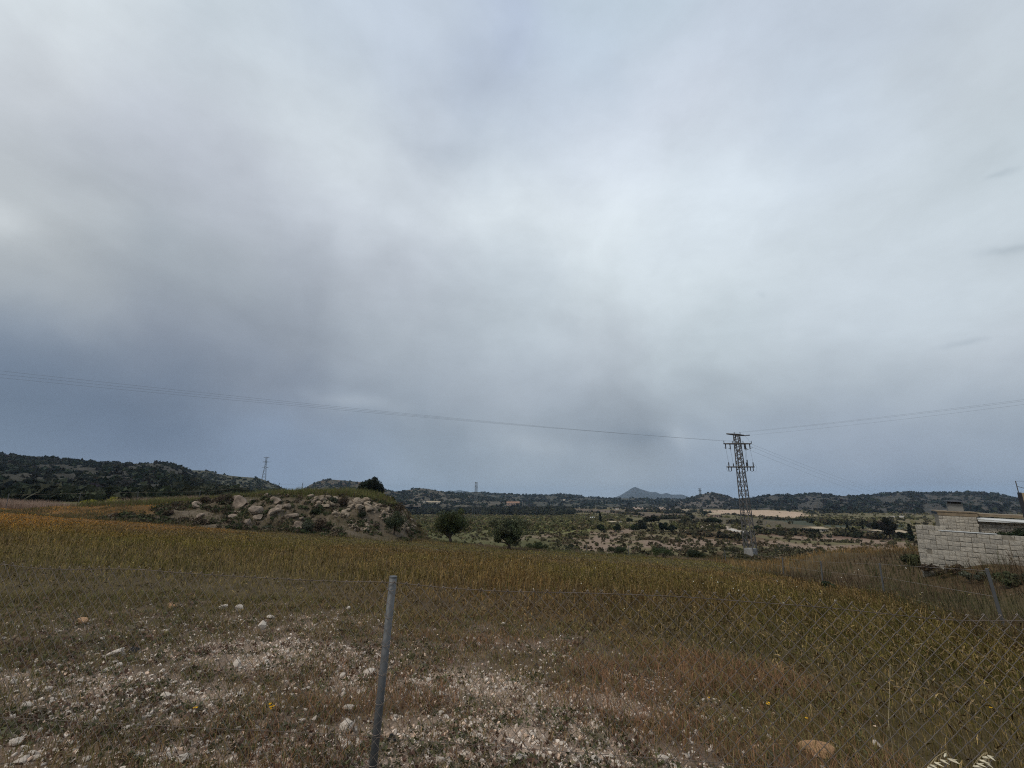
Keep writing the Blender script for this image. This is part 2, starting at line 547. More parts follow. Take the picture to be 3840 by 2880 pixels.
def rock_mesh(name, seed, sub=2, cuts=7, rough=0.12, flat=1.0):
    """angular stone about 1 m across, resting on z = 0"""
    r = np.random.default_rng(seed)
    bm = bmesh.new()
    bmesh.ops.create_icosphere(bm, subdivisions=sub, radius=0.5)
    V = np.array([v.co[:] for v in bm.verts])
    for _ in range(cuts):
        n = r.normal(size=3); n /= np.linalg.norm(n)
        d = r.uniform(0.22, 0.37)
        e = V @ n - d
        V = V - np.outer(np.maximum(e, 0), n)
    if rough > 0:
        f = 3.0
        V = V * (1 + rough * (fbm(V[:, 0] * f + V[:, 2] * 2 + seed, V[:, 1] * f - V[:, 2] * f, 3, seed)[:, None] - 0.5) * 2)
    V = V / (V.max(0) - V.min(0))
    V[:, 2] *= flat
    V[:, 2] -= V[:, 2].min() * 0.72
    for v, c in zip(bm.verts, V):
        v.co = c
    me = bpy.data.meshes.new(name)
    bm.to_mesh(me); bm.free()
    return me


def leaf_cloud(C, S, n, size, cols, jitter=0.3, shell=0.55, flat_bottom=True):
    """leaf-sized triangles spread through ellipsoids. C centres (m,3), S half axes (m,3), n leaves each, size leaf, cols (m,3)"""
    m = len(C)
    idx = np.repeat(np.arange(m), n)
    N = len(idx)
    d = rng.normal(size=(N, 3)); d /= np.linalg.norm(d, axis=1)[:, None]
    rad = shell + (1 - shell) * rng.random(N) ** 0.6
    rad *= 1 + 0.22 * rng.normal(size=N) * 0.5
    P = C[idx] + d * rad[:, None] * S[idx]
    sz = np.broadcast_to(np.asarray(size, float), (m,))[idx] * rng.uniform(0.6, 1.4, N)
    nrm = d + rng.normal(size=(N, 3)) * 0.75
    nrm /= np.linalg.norm(nrm, axis=1)[:, None]
    a = np.cross(nrm, rng.normal(size=(N, 3))); a /= np.linalg.norm(a, axis=1)[:, None]
    b = np.cross(nrm, a)
    V = np.empty((N, 3, 3))
    V[:, 0] = P + a * sz[:, None] * 0.62
    V[:, 1] = P - a * sz[:, None] * 0.4 + b * sz[:, None] * 0.5
    V[:, 2] = P - a * sz[:, None] * 0.4 - b * sz[:, None] * 0.5
    cc = cols[idx] * (1 + jitter * rng.uniform(-1, 1, (N, 1)))
    return V.reshape(-1, 3), np.arange(N * 3).reshape(-1, 3), np.repeat(cc, 3, 0)


# ------------------------------------------------------------------ ground sheet
rad = np.concatenate([np.linspace(0.4, 12, 90), np.linspace(12.2, 34, 66), np.linspace(34.3, 62, 96), np.geomspace(62.8, 700, 136), np.geomspace(718, 5200, 34)])
ang = np.concatenate([np.linspace(-64, 64, 340), np.linspace(67, 293, 36)])
ang = np.radians(ang)
RR, AA = np.meshgrid(rad, ang, indexing='ij')
GX, GY = RR * np.sin(AA), RR * np.cos(AA)
GZ = hgt(GX, GY)


def gravel_q(X, Y):
    return np.sqrt(((X + 2.3) / 4.9) ** 2 + ((Y - 4.1) / 4.3) ** 2)


def gravel_mask(X, Y):
    q = np.sqrt(((X + 2.3) / 4.9) ** 2 + ((Y - 4.1) / 4.3) ** 2) + 0.55 * (fbm(X * 0.8, Y * 0.8, 3, 31) - 0.5)
    return 1 - sst(0.62, 1.22, q)


def gravel_spots(X, Y):
    t = np.zeros(np.shape(X))
    for x, y, r in SPOTS:
        t = t + np.exp(-(((X - x) / r) ** 2 + ((Y - y) / (r * 0.8)) ** 2))
    return np.clip(t, 0, 1)


SPOTS = [(*at(px, py)[:2], r) for px, py, r in [(1180, 2460, 0.75), (950, 2440, 0.6), (1000, 2830, 0.42), (1750, 2780, 0.7), (1420, 2860, 0.5), (2000, 2690, 0.5), (2200, 2830, 0.4), (1850, 2560, 0.45), (2320, 2640, 0.5), (1650, 2560, 0.45), (700, 2620, 0.4), (330, 2560, 0.5), (2050, 2860, 0.3), (1350, 2560, 0.4), (180, 2720, 0.25), (560, 2860, 0.25)]]


def in_poly(X, Y, poly):
    ins = np.zeros(X.shape, bool)
    n = len(poly)
    for i in range(n):
        x0, y0 = poly[i]; x1, y1 = poly[(i + 1) % n]
        c = ((y0 > Y) != (y1 > Y)) & (X < (x1 - x0) * (Y - y0) / (y1 - y0 + 1e-12) + x0)
        ins ^= c
    return ins


def field_col(X, Y):
    """colour of the dry vegetation cover, metres on the ground"""
    a = fbm(X * 0.16, Y * 0.10, 4, 41)
    b = fbm(X * 0.5 + 30, Y * 0.4, 3, 43)
    olive = np.array([0.168, 0.136, 0.034]); brown = np.array([0.172, 0.108, 0.040]); gold = np.array([0.52, 0.235, 0.030]); green = np.array([0.135, 0.135, 0.026])
    w = sst(0.38, 0.62, a)[..., None]
    c = olive * (1 - w) + brown * w
    wg = (sst(15, 38, -X) * sst(8, 16, Y))[..., None]
    c = c * (1 - wg) + (gold * (0.8 + 0.4 * b[..., None])) * wg
    wo = (sst(0.52, 0.66, b) * (0.05 + 0.32 * sst(6, 24, -X)))[..., None]
    c = c * (1 - wo) + gold * wo
    # greener strip towards the far edge of the field, and near the left foreground
    wgr = (sst(22, 30, Y) * (1 - sst(-14, -4, -X)) * 0.0 + np.exp(-((Y - 35 - 0.12 * X) / 6.5) ** 2) * sst(-20, -9, X) * (0.62 + 0.9 * (b - 0.35)))[..., None]
    wgr = np.clip(wgr, 0, 0.85)
    c = c * (1 - wgr) + green * wgr
    wl2 = (sst(0.5, 5.5, -X) * (1 - sst(7.0, 24.0, Y)) * 0.75)[..., None]
    c = c * (1 - wl2) + np.array([0.175, 0.15, 0.055]) * wl2
    wg2 = (sst(0.50, 0.66, fbm(X * 0.28 + 50, Y * 0.22, 4, 47)) * 0.5 * (1 - wg[..., 0]))[..., None]
    c = c * (1 - wg2) + np.array([0.120, 0.108, 0.024]) * wg2
    return c


PALE = np.array([0.42, 0.35, 0.28])
gcol = np.empty(GX.shape + (3,))
fc = field_col(GX, GY)
near_soil = np.array([0.085, 0.060, 0.036])
gcol[:] = near_soil * 0.62 + fc * 0.18  # soil colour darkened under the grass, standing in for shade between blades
gm = gravel_mask(GX, GY)[..., None] * (0.25 + 0.75 * sst(0.40, 0.62, fbm(GX * 2.2, GY * 2.2, 4, 51)))[..., None]
gcol = gcol * (1 - gm) + np.array([0.185, 0.132, 0.096]) * gm
gs = (gravel_spots(GX, GY) * 0.8 * (GY > 0))[..., None]
gcol = gcol * (1 - gs) + np.array([0.33, 0.245, 0.185]) * gs
# mound: bare pale earth showing between the plants
mm = (sst(35.5, 38, GY) * (1 - sst(46, 49, GY)) * sst(-34, -29, GX) * (1 - sst(-9.5, -8, GX)))[..., None]
mn = sst(0.35, 0.65, fbm(GX * 0.6, GY * 0.6, 4, 53))[..., None]
gcol = gcol * (1 - mm) + (np.array([0.085, 0.068, 0.042]) * (1 - mn) + np.array([0.125, 0.098, 0.070]) * mn) * mm
# valley floor
kk = GX / np.maximum(GY, 1)
far = (sst(55, 75, GY) * np.ones_like(GX))[..., None]
v1 = fbm(GX * 0.02, GY * 0.02, 4, 61)[..., None]
v2 = fbm(GX * 0.12, GY * 0.09, 4, 63)[..., None]
vc = np.array([0.095, 0.088, 0.040]) * (1 - v1) * 1.3 + np.array([0.125, 0.092, 0.052]) * v1 * 1.2
gl = ((1 - sst(0.02, 0.2, kk)) * (1 - sst(150, 190, GY)))[..., None]
vc = vc * (1 - gl) + np.array([0.098, 0.094, 0.040]) * (0.7 + 0.6 * v2) * gl
bad = ((1 - sst(135, 165, GY)) * sst(-0.1, 0.12, kk) * sst(70, 88, GY))[..., None] * sst(0.50, 0.62, v2)
vc = vc * (1 - bad) + np.array([0.23, 0.165, 0.12]) * bad
gcol = gcol * (1 - far) + vc * far
WARPX = 9 * (fbm(GX * 0.05, GY * 0.05, 3, 71) - 0.5) * np.clip(GY / 250, 0.15, 1.5)
WARPY = 26 * (fbm(GX * 0.04 + 9, GY * 0.03, 3, 72) - 0.5) * np.clip(GY / 250, 0.15, 1.5)


def patch(pts, colr, amt=1.0, tex=0.25):
    poly = [at(px, py, 60)[:2] for px, py in pts]
    m = in_poly(GX + WARPX, GY + WARPY, poly)
    t = (1 - tex / 2 + tex * fbm(GX * 0.08, GY * 0.03, 3, 77))[..., None]
    gcol[m] = gcol[m] * (1 - amt) + (np.array(colr) * t)[m] * amt


# scrubby plateau, fields and bare earth in the valley
patch([(1540, 1940), (2180, 1936), (2330, 1965), (2200, 2000), (1560, 2000)], (0.150, 0.145, 0.058))
patch([(2060, 1905), (2290, 1911), (2560, 1930), (2700, 1955), (2540, 1952), (2300, 1925), (2080, 1917)], (0.125, 0.092, 0.062))
patch([(2540, 1938), (2700, 1941), (2960, 1950), (3060, 1958), (3060, 1990), (2830, 1988), (2640, 1965), (2500, 1950)], (0.098, 0.078, 0.046))
patch([(2650, 1913.5), (2780, 1912.5), (2900, 1914), (3000, 1919), (3036, 1931), (3020, 1940), (2960, 1943), (2860, 1938), (2740, 1930), (2650, 1924)], (0.44, 0.32, 0.225), 1, 0.15)
patch([(2860, 1941), (2960, 1945), (3200, 1958), (3400, 1965), (3400, 1985), (3100, 1975), (2860, 1948)], (0.06, 0.065, 0.042))
patch([(2570, 1968), (2650, 1960), (2760, 1985), (2790, 1992), (2640, 1985)], (0.36, 0.285, 0.22))
patch([(2700, 1973), (2760, 1986), (2830, 1991), (2830, 1997), (2740, 1994)], (0.46, 0.42, 0.37))
patch([(2860, 1986), (2925, 1991), (2925, 1996), (2862, 1994)], (0.45, 0.38, 0.30))
patch([(2980, 1990), (3008, 1991), (3008, 1996), (2980, 1996)], (0.42, 0.36, 0.30))
patch([(2580, 1998), (2720, 2000), (2830, 2012), (2950, 2030), (2760, 2032), (2580, 2015)], (0.115, 0.076, 0.040))
patch([(2830, 1998), (3010, 2002), (3200, 2006), (3460, 2030), (3300, 2028), (3000, 2014), (2830, 2010)], (0.165, 0.108, 0.078))
patch([(2350, 1900), (2470, 1897), (2560, 1908), (2575, 1919), (2350, 1912)], (0.31, 0.23, 0.175), 1.0, 0.5)
patch([(2180, 1893), (2250, 1894), (2255, 1899), (2180, 1899)], (0.27, 0.20, 0.16))
patch([(3310, 1935), (3400, 1934), (3400, 1941), (3310, 1940)], (0.34, 0.30, 0.25))
patch([(3050, 1950), (3170, 1953), (3170, 1957), (3050, 1954)], (0.33, 0.28, 0.23))
ni, nj = GX.shape
ii, jj = np.meshgrid(np.arange(ni - 1), np.arange(nj), indexing='ij')
jn = (jj + 1) % nj
F = np.stack([ii * nj + jj, ii * nj + jn, (ii + 1) * nj + jn, (ii + 1) * nj + jj], -1).reshape(-1, 4)[:, ::-1]
V = np.stack([GX, GY, GZ], -1).reshape(-1, 3)
Vc = np.vstack([V, [[0, 0, hz(0, 0)]]])
ground_me = np_mesh('ground', Vc, F, np.vstack([gcol.reshape(-1, 3), [[0.1, 0.08, 0.05]]]), smooth=True)
bm = bmesh.new(); bm.from_mesh(ground_me); bm.verts.ensure_lookup_table()
cv = bm.verts[len(V)]
for j in range(nj):
    bm.faces.new((cv, bm.verts[(j + 1) % nj], bm.verts[j]))
bmesh.ops.recalc_face_normals(bm, faces=bm.faces)
bm.to_mesh(ground_me); bm.free()
ground = tag(link('ground', ground_me, M['ground']), kind='structure')

# ------------------------------------------------------------------ hills
HILLBVH = []
BUSH = []       # far-off bushes on hills, gathered per hill


def hill(name, crest, yc, yfoot, zfoot, soil, bushcol, nbush, bush=(2.0, 4.0), nx=140, ny=46, noise=0.14, back=1.5, pw=1.25, cliff=0.0, skyline=30, soil2=None):
    cx = np.array([c[0] for c in crest], float); cy = np.array([c[1] for c in crest], float)
    px = np.linspace(cx[0], cx[-1], nx)
    py = np.interp(px, cx, cy)
    # soften the polyline
    ker = np.array([1, 2, 3, 2, 1.]) / 9
    pp = np.pad(py, 2, mode='edge'); py = np.convolve(pp, ker, 'valid')
    u = (px - 1920) / 1700.0; v = (1440 - py) / 1700.0
    f = CP - v * SP
    k = u / f; r = (SP + v * CP) / f
    edge = np.clip(np.minimum(np.arange(nx), np.arange(nx)[::-1]) / 6.0, 0, 1)
    t = np.concatenate([np.linspace(0, 1, ny), 1 + np.linspace(0.05, 1, 12)])
    yf = np.interp(px, *zip(*yfoot)) if hasattr(yfoot, '__len__') else np.full(nx, yfoot)
    ycv = yc * (1 + 0.05 * (fbm(px * 0.012, px * 0, 3, len(name)) - 0.5) * 2)
    T = t[:, None]
    Y = np.where(T <= 1, yf + (ycv - yf) * np.minimum(T, 1), ycv + (T - 1) * ycv * (back - 1))
    X = k * Y
    zc = CZ + r * ycv
    z0 = zfoot if not hasattr(zfoot, '__len__') else np.interp(px, *zip(*zfoot))
    prof = np.minimum(T, 1) ** pw
    if cliff > 0:
        prof = prof * (1 - cliff) + cliff * sst(0.93, 1.0, T)
    Z = z0 + (zc - z0) * prof
    hh = np.maximum(zc - z0, 3)
    sc = 8.0 / hh.mean() / 4
    g = fbm(X * sc, Y * sc * 0.8, 5, 5 + len(name)) - 0.5
    env = np.clip(np.minimum(T * 5, (1 - T) * 6), 0, 1)
    Z = Z + g * hh * noise * 2 * env
    bk = np.clip(T - 1, 0, 1)
    Z = Z - bk ** 1.3 * (zc - z0) * 1.02
    Vv = np.stack([X, Y * np.ones_like(X), Z], -1).reshape(-1, 3)
    a, b = len(t), nx
    i2, j2 = np.meshgrid(np.arange(a - 1), np.arange(b - 1), indexing='ij')
    Fv = np.stack([i2 * b + j2, i2 * b + j2 + 1, (i2 + 1) * b + j2 + 1, (i2 + 1) * b + j2], -1).reshape(-1, 4)
    s1 = np.array(soil); s2 = np.array(soil2 if soil2 else [c * 1.7 for c in soil])
    q = sst(0.45, 0.68, fbm(X * sc * 2.2, Y * sc * 2.2, 5, 91))[..., None]
    cols = (s1 * (1 - q) + s2 * q).reshape(-1, 3)
    o = tag(link(name, np_mesh(name, Vv, Fv, cols, True), M['hill']), kind='structure')
    HILLBVH.append(BVHTree.FromPolygons([tuple(map(float, p)) for p in Vv], [tuple(map(int, p)) for p in Fv]))
    if nbush:
        ti = rng.random(nbush) ** 0.8 * (ny - 2); pj = rng.random(nbush) * (nx - 2)
        dn = fbm(pj * 0.12, ti * 0.16, 3, 95 + len(name))
        keep = rng.random(nbush) < 0.06 + 0.94 * sst(0.40, 0.56, dn)
        ti, pj = ti[keep], pj[keep]
        if skyline:
            ti = np.concatenate([ti, np.full(skyline, ny - 1.6)]); pj = np.concatenate([pj, rng.random(skyline) * (nx - 2)])
        i0, j0 = ti.astype(int), pj.astype(int)
        fi, fj = (ti - i0)[:, None], (pj - j0)[:, None]
        Pg = Vv.reshape(a, b, 3)
        P = (Pg[i0, j0] * (1 - fi) + Pg[i0 + 1, j0] * fi) * (1 - fj) + (Pg[i0, j0 + 1] * (1 - fi) + Pg[i0 + 1, j0 + 1] * fi) * fj
        s = bush[0] * 0.7 + (bush[1] * 1.35 - bush[0] * 0.7) * rng.random(len(P)) ** 1.9
        S = np.stack([s, s, s * rng.uniform(0.55, 0.85, len(P))], 1) * 0.5
        P = P + np.array([0, 0, 1.0]) * S[:, 2:3] * 0.55
        bc = np.array(bushcol) * rng.uniform(0.65, 1.5, (len(P), 1)) * np.array([1, 1, 1]) + rng.uniform(-0.006, 0.006, (len(P), 3))
        vv, ff, cc = leaf_cloud(P, S, 12, s * 0.62, np.maximum(bc, 0.008), 0.25, 0.5)
        BUSH.append((name, vv, ff, cc))
    return o


hill('hill_dark_left', [(-900, 1690), (-300, 1694), (0, 1702), (174, 1715), (282, 1728), (390, 1737), (521, 1739), (595, 1736), (642, 1741), (677, 1754), (712, 1768), (760, 1796), (840, 1826), (940, 1850), (1120, 1868)],
     400, 105, CZ - 0.2, (0.040, 0.037, 0.028), (0.026, 0.029, 0.019), 15000, (1.0, 2.9), nx=220, ny=70, noise=0.07, pw=1.1, skyline=44, soil2=(0.048, 0.043, 0.034))
hill('hill_saddle', [(560, 1790), (640, 1765), (716, 1763), (790, 1765), (807, 1775), (850, 1782), (904, 1788), (969, 1792), (999, 1803), (1030, 1817), (1060, 1830), (1100, 1845), (1180, 1862), (1260, 1870)],
     560, 330, CZ - 2, (0.066, 0.064, 0.042), (0.034, 0.037, 0.022), 2600, (1.2, 2.8), nx=130, noise=0.08, skyline=14, soil2=(0.082, 0.076, 0.05))
hill('hill_mesa', [(1080, 1862), (1136, 1836), (1160, 1819), (1195, 1804), (1229, 1797), (1294, 1802), (1364, 1809), (1400, 1822), (1440, 1838), (1500, 1850), (1580, 1866)],
     820, 480, CZ - 8, (0.060, 0.055, 0.038), (0.028, 0.032, 0.02), 2600, (2.0, 4.0), nx=120, noise=0.10, cliff=0.16, skyline=40, soil2=(0.12, 0.085, 0.062))
hill('hill_track', [(1390, 1846), (1439, 1833), (1482, 1844), (1526, 1838), (1565, 1831), (1600, 1832), (1643, 1841), (1704, 1850), (1780, 1860), (1850, 1868), (1960, 1880)],
     960, 520, CZ - 12, (0.062, 0.056, 0.038), (0.027, 0.031, 0.02), 2400, (2.2, 4.4), nx=120, noise=0.10, skyline=26, soil2=(0.115, 0.092, 0.068))
hill('hill_ridge_centre', [(1600, 1860), (1643, 1848), (1704, 1848), (1791, 1845), (1877, 1852), (1912, 1851), (1947, 1856), (2051, 1855), (2103, 1852), (2147, 1856), (2203, 1864), (2272, 1867), (2363, 1869), (2395, 1866), (2453, 1871), (2507, 1869), (2562, 1875), (2640, 1880), (2720, 1888)],
     1350, 760, CZ - 13, (0.055, 0.052, 0.036), (0.026, 0.03, 0.02), 5200, (2.6, 5.5), nx=220, noise=0.13, skyline=80, soil2=(0.072, 0.064, 0.047))
hill('hill_cone', [(2500, 1892), (2562, 1874), (2598, 1863), (2634, 1853), (2670, 1846), (2706, 1852), (2743, 1866), (2775, 1876), (2830, 1892), (2880, 1902)],
     980, 640, CZ - 13, (0.075, 0.063, 0.05), (0.03, 0.032, 0.024), 1500, (2.0, 3.8), nx=90, noise=0.07, skyline=16, soil2=(0.13, 0.105, 0.083))
hill('hill_ridge_right', [(2690, 1895), (2740, 1882), (2775, 1874), (2815, 1871), (2858, 1862), (2887, 1857), (2941, 1858), (2999, 1854), (3050, 1851), (3104, 1853), (3155, 1860), (3261, 1856), (3346, 1847), (3389, 1844), (3452, 1850), (3563, 1848), (3622, 1846), (3686, 1847), (3733, 1852), (3775, 1863), (3835, 1875), (3960, 1892), (4300, 1900)],
     900, [(2690, 640), (3030, 560), (3120, 420), (4300, 380)], CZ - 13, (0.045, 0.042, 0.033), (0.024, 0.027, 0.02), 7200, (2.2, 4.8), nx=260, noise=0.15, skyline=120, soil2=(0.075, 0.062, 0.049))
hill('hill_far_right', [(3500, 1880), (3640, 1868), (3760, 1864), (3860, 1862), (4000, 1866), (4300, 1872)], 2600, 1900, CZ - 14, (0.07, 0.066, 0.055), None, 0, nx=60)
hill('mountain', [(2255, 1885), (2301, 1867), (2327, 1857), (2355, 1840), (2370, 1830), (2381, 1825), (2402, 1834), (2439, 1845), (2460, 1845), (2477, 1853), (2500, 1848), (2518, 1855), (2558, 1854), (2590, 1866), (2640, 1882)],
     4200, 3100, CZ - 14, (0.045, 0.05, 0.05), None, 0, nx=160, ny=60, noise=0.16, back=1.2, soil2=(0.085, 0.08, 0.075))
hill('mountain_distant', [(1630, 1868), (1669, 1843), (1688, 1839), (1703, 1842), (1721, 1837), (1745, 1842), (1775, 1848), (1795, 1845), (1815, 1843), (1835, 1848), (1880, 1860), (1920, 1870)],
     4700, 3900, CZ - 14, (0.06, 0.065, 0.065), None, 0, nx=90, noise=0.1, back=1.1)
for (nm, vv, ff, cc) in BUSH:
    o = link('bushes', np_mesh('bushes', vv, ff, cc), M['scrub'])
    tag(o, 'dark bushes and small trees covering the ' + nm.replace('hill_', '').replace('_', ' ') + ' hill', 'bushes', kind='stuff')


def hit(px, py):
    """first surface behind a photo pixel: ground or one of the hills"""
    x, y, z = at(px, py)
    k, r = ray(px, py)
    d = Vector((k, 1, r)).normalized()
    best = Vector((x, y, z))
    for b in HILLBVH:
        h = b.ray_cast(Vector((0, 0, CZ)), d)
        if h[0] is not None and h[0].y < best.y:
            best = h[0]
    return best


def mpp(py, y):
    """metres per photo pixel at forward distance y"""
    return y / (CP - (1440 - py) / 1700.0 * SP) / 1700.0


# ------------------------------------------------------------------ haze
hb = MB().box((-5700, -5700, -60), (5700, 5700, 124)).build('haze', None)
tag(hb, 'thin pale haze in the air over the valley', 'haze', kind='stuff')
hm = bpy.data.materials.new('haze_air'); hm.use_nodes = True
hm.node_tree.nodes.clear()
pv = hm.node_tree.nodes.new('ShaderNodeVolumePrincipled')
pv.inputs['Color'].default_value = (0.56, 0.76, 1.0, 1)
pv.inputs['Density'].default_value = 1.15e-4
pv.inputs['Anisotropy'].default_value = 0.15
ho = hm.node_tree.nodes.new('ShaderNodeOutputMaterial')
hm.node_tree.links.new(pv.outputs[0], ho.inputs['Volume'])
hb.data.materials.append(hm)

# ------------------------------------------------------------------ block wall and building on the right
bme = []
for q in range(4):
    r_ = np.random.default_rng(100 + q)
    bm = bmesh.new()
    bmesh.ops.create_cube(bm, size=1.0)
    bmesh.ops.bevel(bm, geom=bm.edges[:], offset=0.035, segments=1, affect='EDGES')
    for v in bm.verts:
        v.co += Vector(r_.normal(size=3)) * 0.010
    me = bpy.data.meshes.new('block'); bm.to_mesh(me); bm.free()
    me.materials.append(M['block'] if q < 2 else M['block2'])
    bme.append(me)


def lay_blocks(root, length, rows, seed, top_step=None, bl=0.395, bh=0.197, depth=0.19, y0=0.0, pick=(0, 1, 2, 3), skip=()):
    r_ = random.Random(seed)
    for j in range(rows):
        x = -0.0
        first = True
        while x < length - 0.05:
            w = bl if r_.random() > 0.17 else bl * 0.5
            if first and j % 2:
                w = bl * 0.5
            first = False
            w = min(w, length - x)
            if w < 0.08:
                break
            zc = (j + 0.5) * bh
            drop = top_step is not None and zc > top_step(x + w / 2)
            if not drop and not ((j, round(x, 1)) in skip):
                o = bpy.data.objects.new('block', bme[r_.choice(pick)])
                COL.objects.link(o)
                o.parent = root
                g = r_.choice((0.006, 0.010, 0.016))
                o.location = (x + w / 2, y0 + r_.gauss(0, 0.011), zc + r_.gauss(0, 0.005))
                o.scale = (w - g - r_.random() * 0.01, depth, bh - g - r_.random() * 0.006)
                o.rotation_euler = (r_.gauss(0, 0.02), r_.gauss(0, 0.02), r_.gauss(0, 0.03))
            x += w


WA = Vector((17.75, 21.0, CZ - 1.10 - 1.97))
WB = Vector(pos(3840, 2160, 19.6))
wd = WB - Vector((17.75, 21.0, CZ - 2.85))
wrz = math.atan2(-1.4, 3.35)
wall = empty('block_wall', WA, 0, 'low unplastered concrete block wall standing in the weeds at right', 'wall')
wall.rotation_euler = Euler((0, R(3.3), wrz), 'XYZ')
lay_blocks(wall, 5.4, 10, 5, top_step=lambda x: 1.98 if x < 0.8 else (1.98 if x < 0.2 else 1.80))
MB().box((0.02, -0.07, -0.8), (5.38, 0.07, 1.76)).build('mortar_core', M['mortar'], wall)
MB().box((0.72, -0.12, 1.775), (2.62, 0.10, 1.80)).build('cap_strip', M['whitesheet'], wall)

# building behind the wall
BY = 31.0
bx0 = ray(3510, 1930)[0] * BY
bx1 = ray(3655, 1930)[0] * BY
bz = CZ - 0.82 - 2.6
bld = empty('block_building', (bx0, BY, bz), 0, 'small block building with chimney and white roof sheet behind the block wall', 'building')
bld.rotation_euler = (0, R(2.4), R(-38))
front = 1.82
lay_blocks(bld, front, 12, 9, pick=(1, 2, 3), depth=0.18)
MB().box((0.03, -0.06, -0.5), (front - 0.03, 3.2, 2.38)).build('wall_core', M['mortar'], bld)
MB().box((-0.02, -0.10, 2.37), (front + 0.02, 0.2, 2.60)).build('rendered_band', M['earthy'], bld)
MB().box((-0.08, -0.14, 2.60), (front + 0.08, 3.3, 2.66)).build('roof_edge', M['earthy'], bld)
MB().box((front + 0.0, 0.35, -0.5), (front + 4.5, 3.2, 2.1)).build('side_wall_core', M['mortar'], bld)
sidew = empty('side_wall', (0, 0, 0)); sidew.parent = bld; sidew.location = (front + 0.02, 0.30, 0.0)

lay_blocks(sidew, 4.4, 11, 12, pick=(2, 3, 1), depth=0.16)
shm = MB()
shm.add([(front - 0.02, -0.10, 2.28), (front + 4.6, -0.35, 2.10), (front + 4.6, 0.5, 2.36), (front - 0.02, 0.5, 2.40), (front - 0.02, -0.10, 2.24), (front + 4.6, -0.35, 2.06), (front + 4.6, 0.5, 2.32), (front - 0.02, 0.5, 2.36)],
        [(0, 1, 2, 3), (7, 6, 5, 4), (0, 4, 5, 1), (1, 5, 6, 2), (2, 6, 7, 3), (3, 7, 4, 0)])
shm.build('roof_sheet', M['whitesheet'], bld)
MB().box((front, -0.14, 2.12), (front + 3.0, -0.06, 2.20)).build('gutter', M['whitesheet'], bld)
MB().box((front + 0.0, 0.2, 2.42), (front + 4.6, 3.3, 2.58)).build('rear_roof', M['earthy'], bld)
ch = MB().box((0.62, 1.0, 2.6), (1.36, 1.7, 3.14)).build('chimney', M['render'], bld)
cp = MB()
cp.add([(0.40, 0.75, 3.28), (1.62, 0.75, 3.25), (1.62, 2.0, 3.25), (0.40, 2.0, 3.28), (1.0, 1.35, 3.42)], [(0, 3, 2, 1), (0, 1, 4), (1, 2, 4), (2, 3, 4), (3, 0, 4)])
cp.box((0.66, 1.05, 3.143), (1.30, 1.64, 3.26))
cp.build('chimney_cap', M['dark'], ch)
tb = MB().tube([(front + 0.3, -0.02, 2.15), (front + 1.9, 0.18, 1.35)], 0.018, 5).build('stay_wire', M['cable'], bld)

# beige panel with a thin frame at the right edge of the view
px_, pz_ = ray(3838, 1880)[0] * 26.5, CZ
pan = empty('panel_box', (px_, 26.5, hz(px_, 26.5)), R(-20), 'beige panel with dark side and thin pole frame rising behind the block wall', 'panel')
zb = pan.location.z
zt = CZ + ray(3822, 1848)[1] * 26.5 - zb
MB().box((0.0, 0, 0), (2.2, 0.10, zt)).build('face', M['beige'], pan)
MB().box((-0.10, -0.03, 0), (-0.002, 0.16, zt + 0.02)).build('dark_side', M['dark'], pan)
ft = CZ + ray(3813, 1803)[1] * 26.5 - zb
fr = MB().tube([(-0.06, 0.1, zt), (-0.06, 0.1, ft)], 0.022, 6).tube([(-0.06, 0.1, zt + (ft - zt) * 0.55), (0.75, 0.1, zt + 0.05)], 0.014, 5).tube([(-0.06, 0.1, ft - 0.02), (2.0, 0.1, ft - 0.03)], 0.006, 4)
fr.build('pole_frame', M['post_far'], pan)


# ------------------------------------------------------------------ trees and shrubs
def crown_mesh(name, C, S, n, size, col, jit=0.3, per=0.35, shell=0.5):
    cols = np.array(col) * rng.uniform(1 - per, 1 + per, (len(C), 1))
    cols = cols + rng.uniform(-0.004, 0.004, (len(C), 3))
    v, f, c = leaf_cloud(C, S, n, size, np.maximum(cols, 0.006), jit, shell)
    return np_mesh(name, v, f, c)


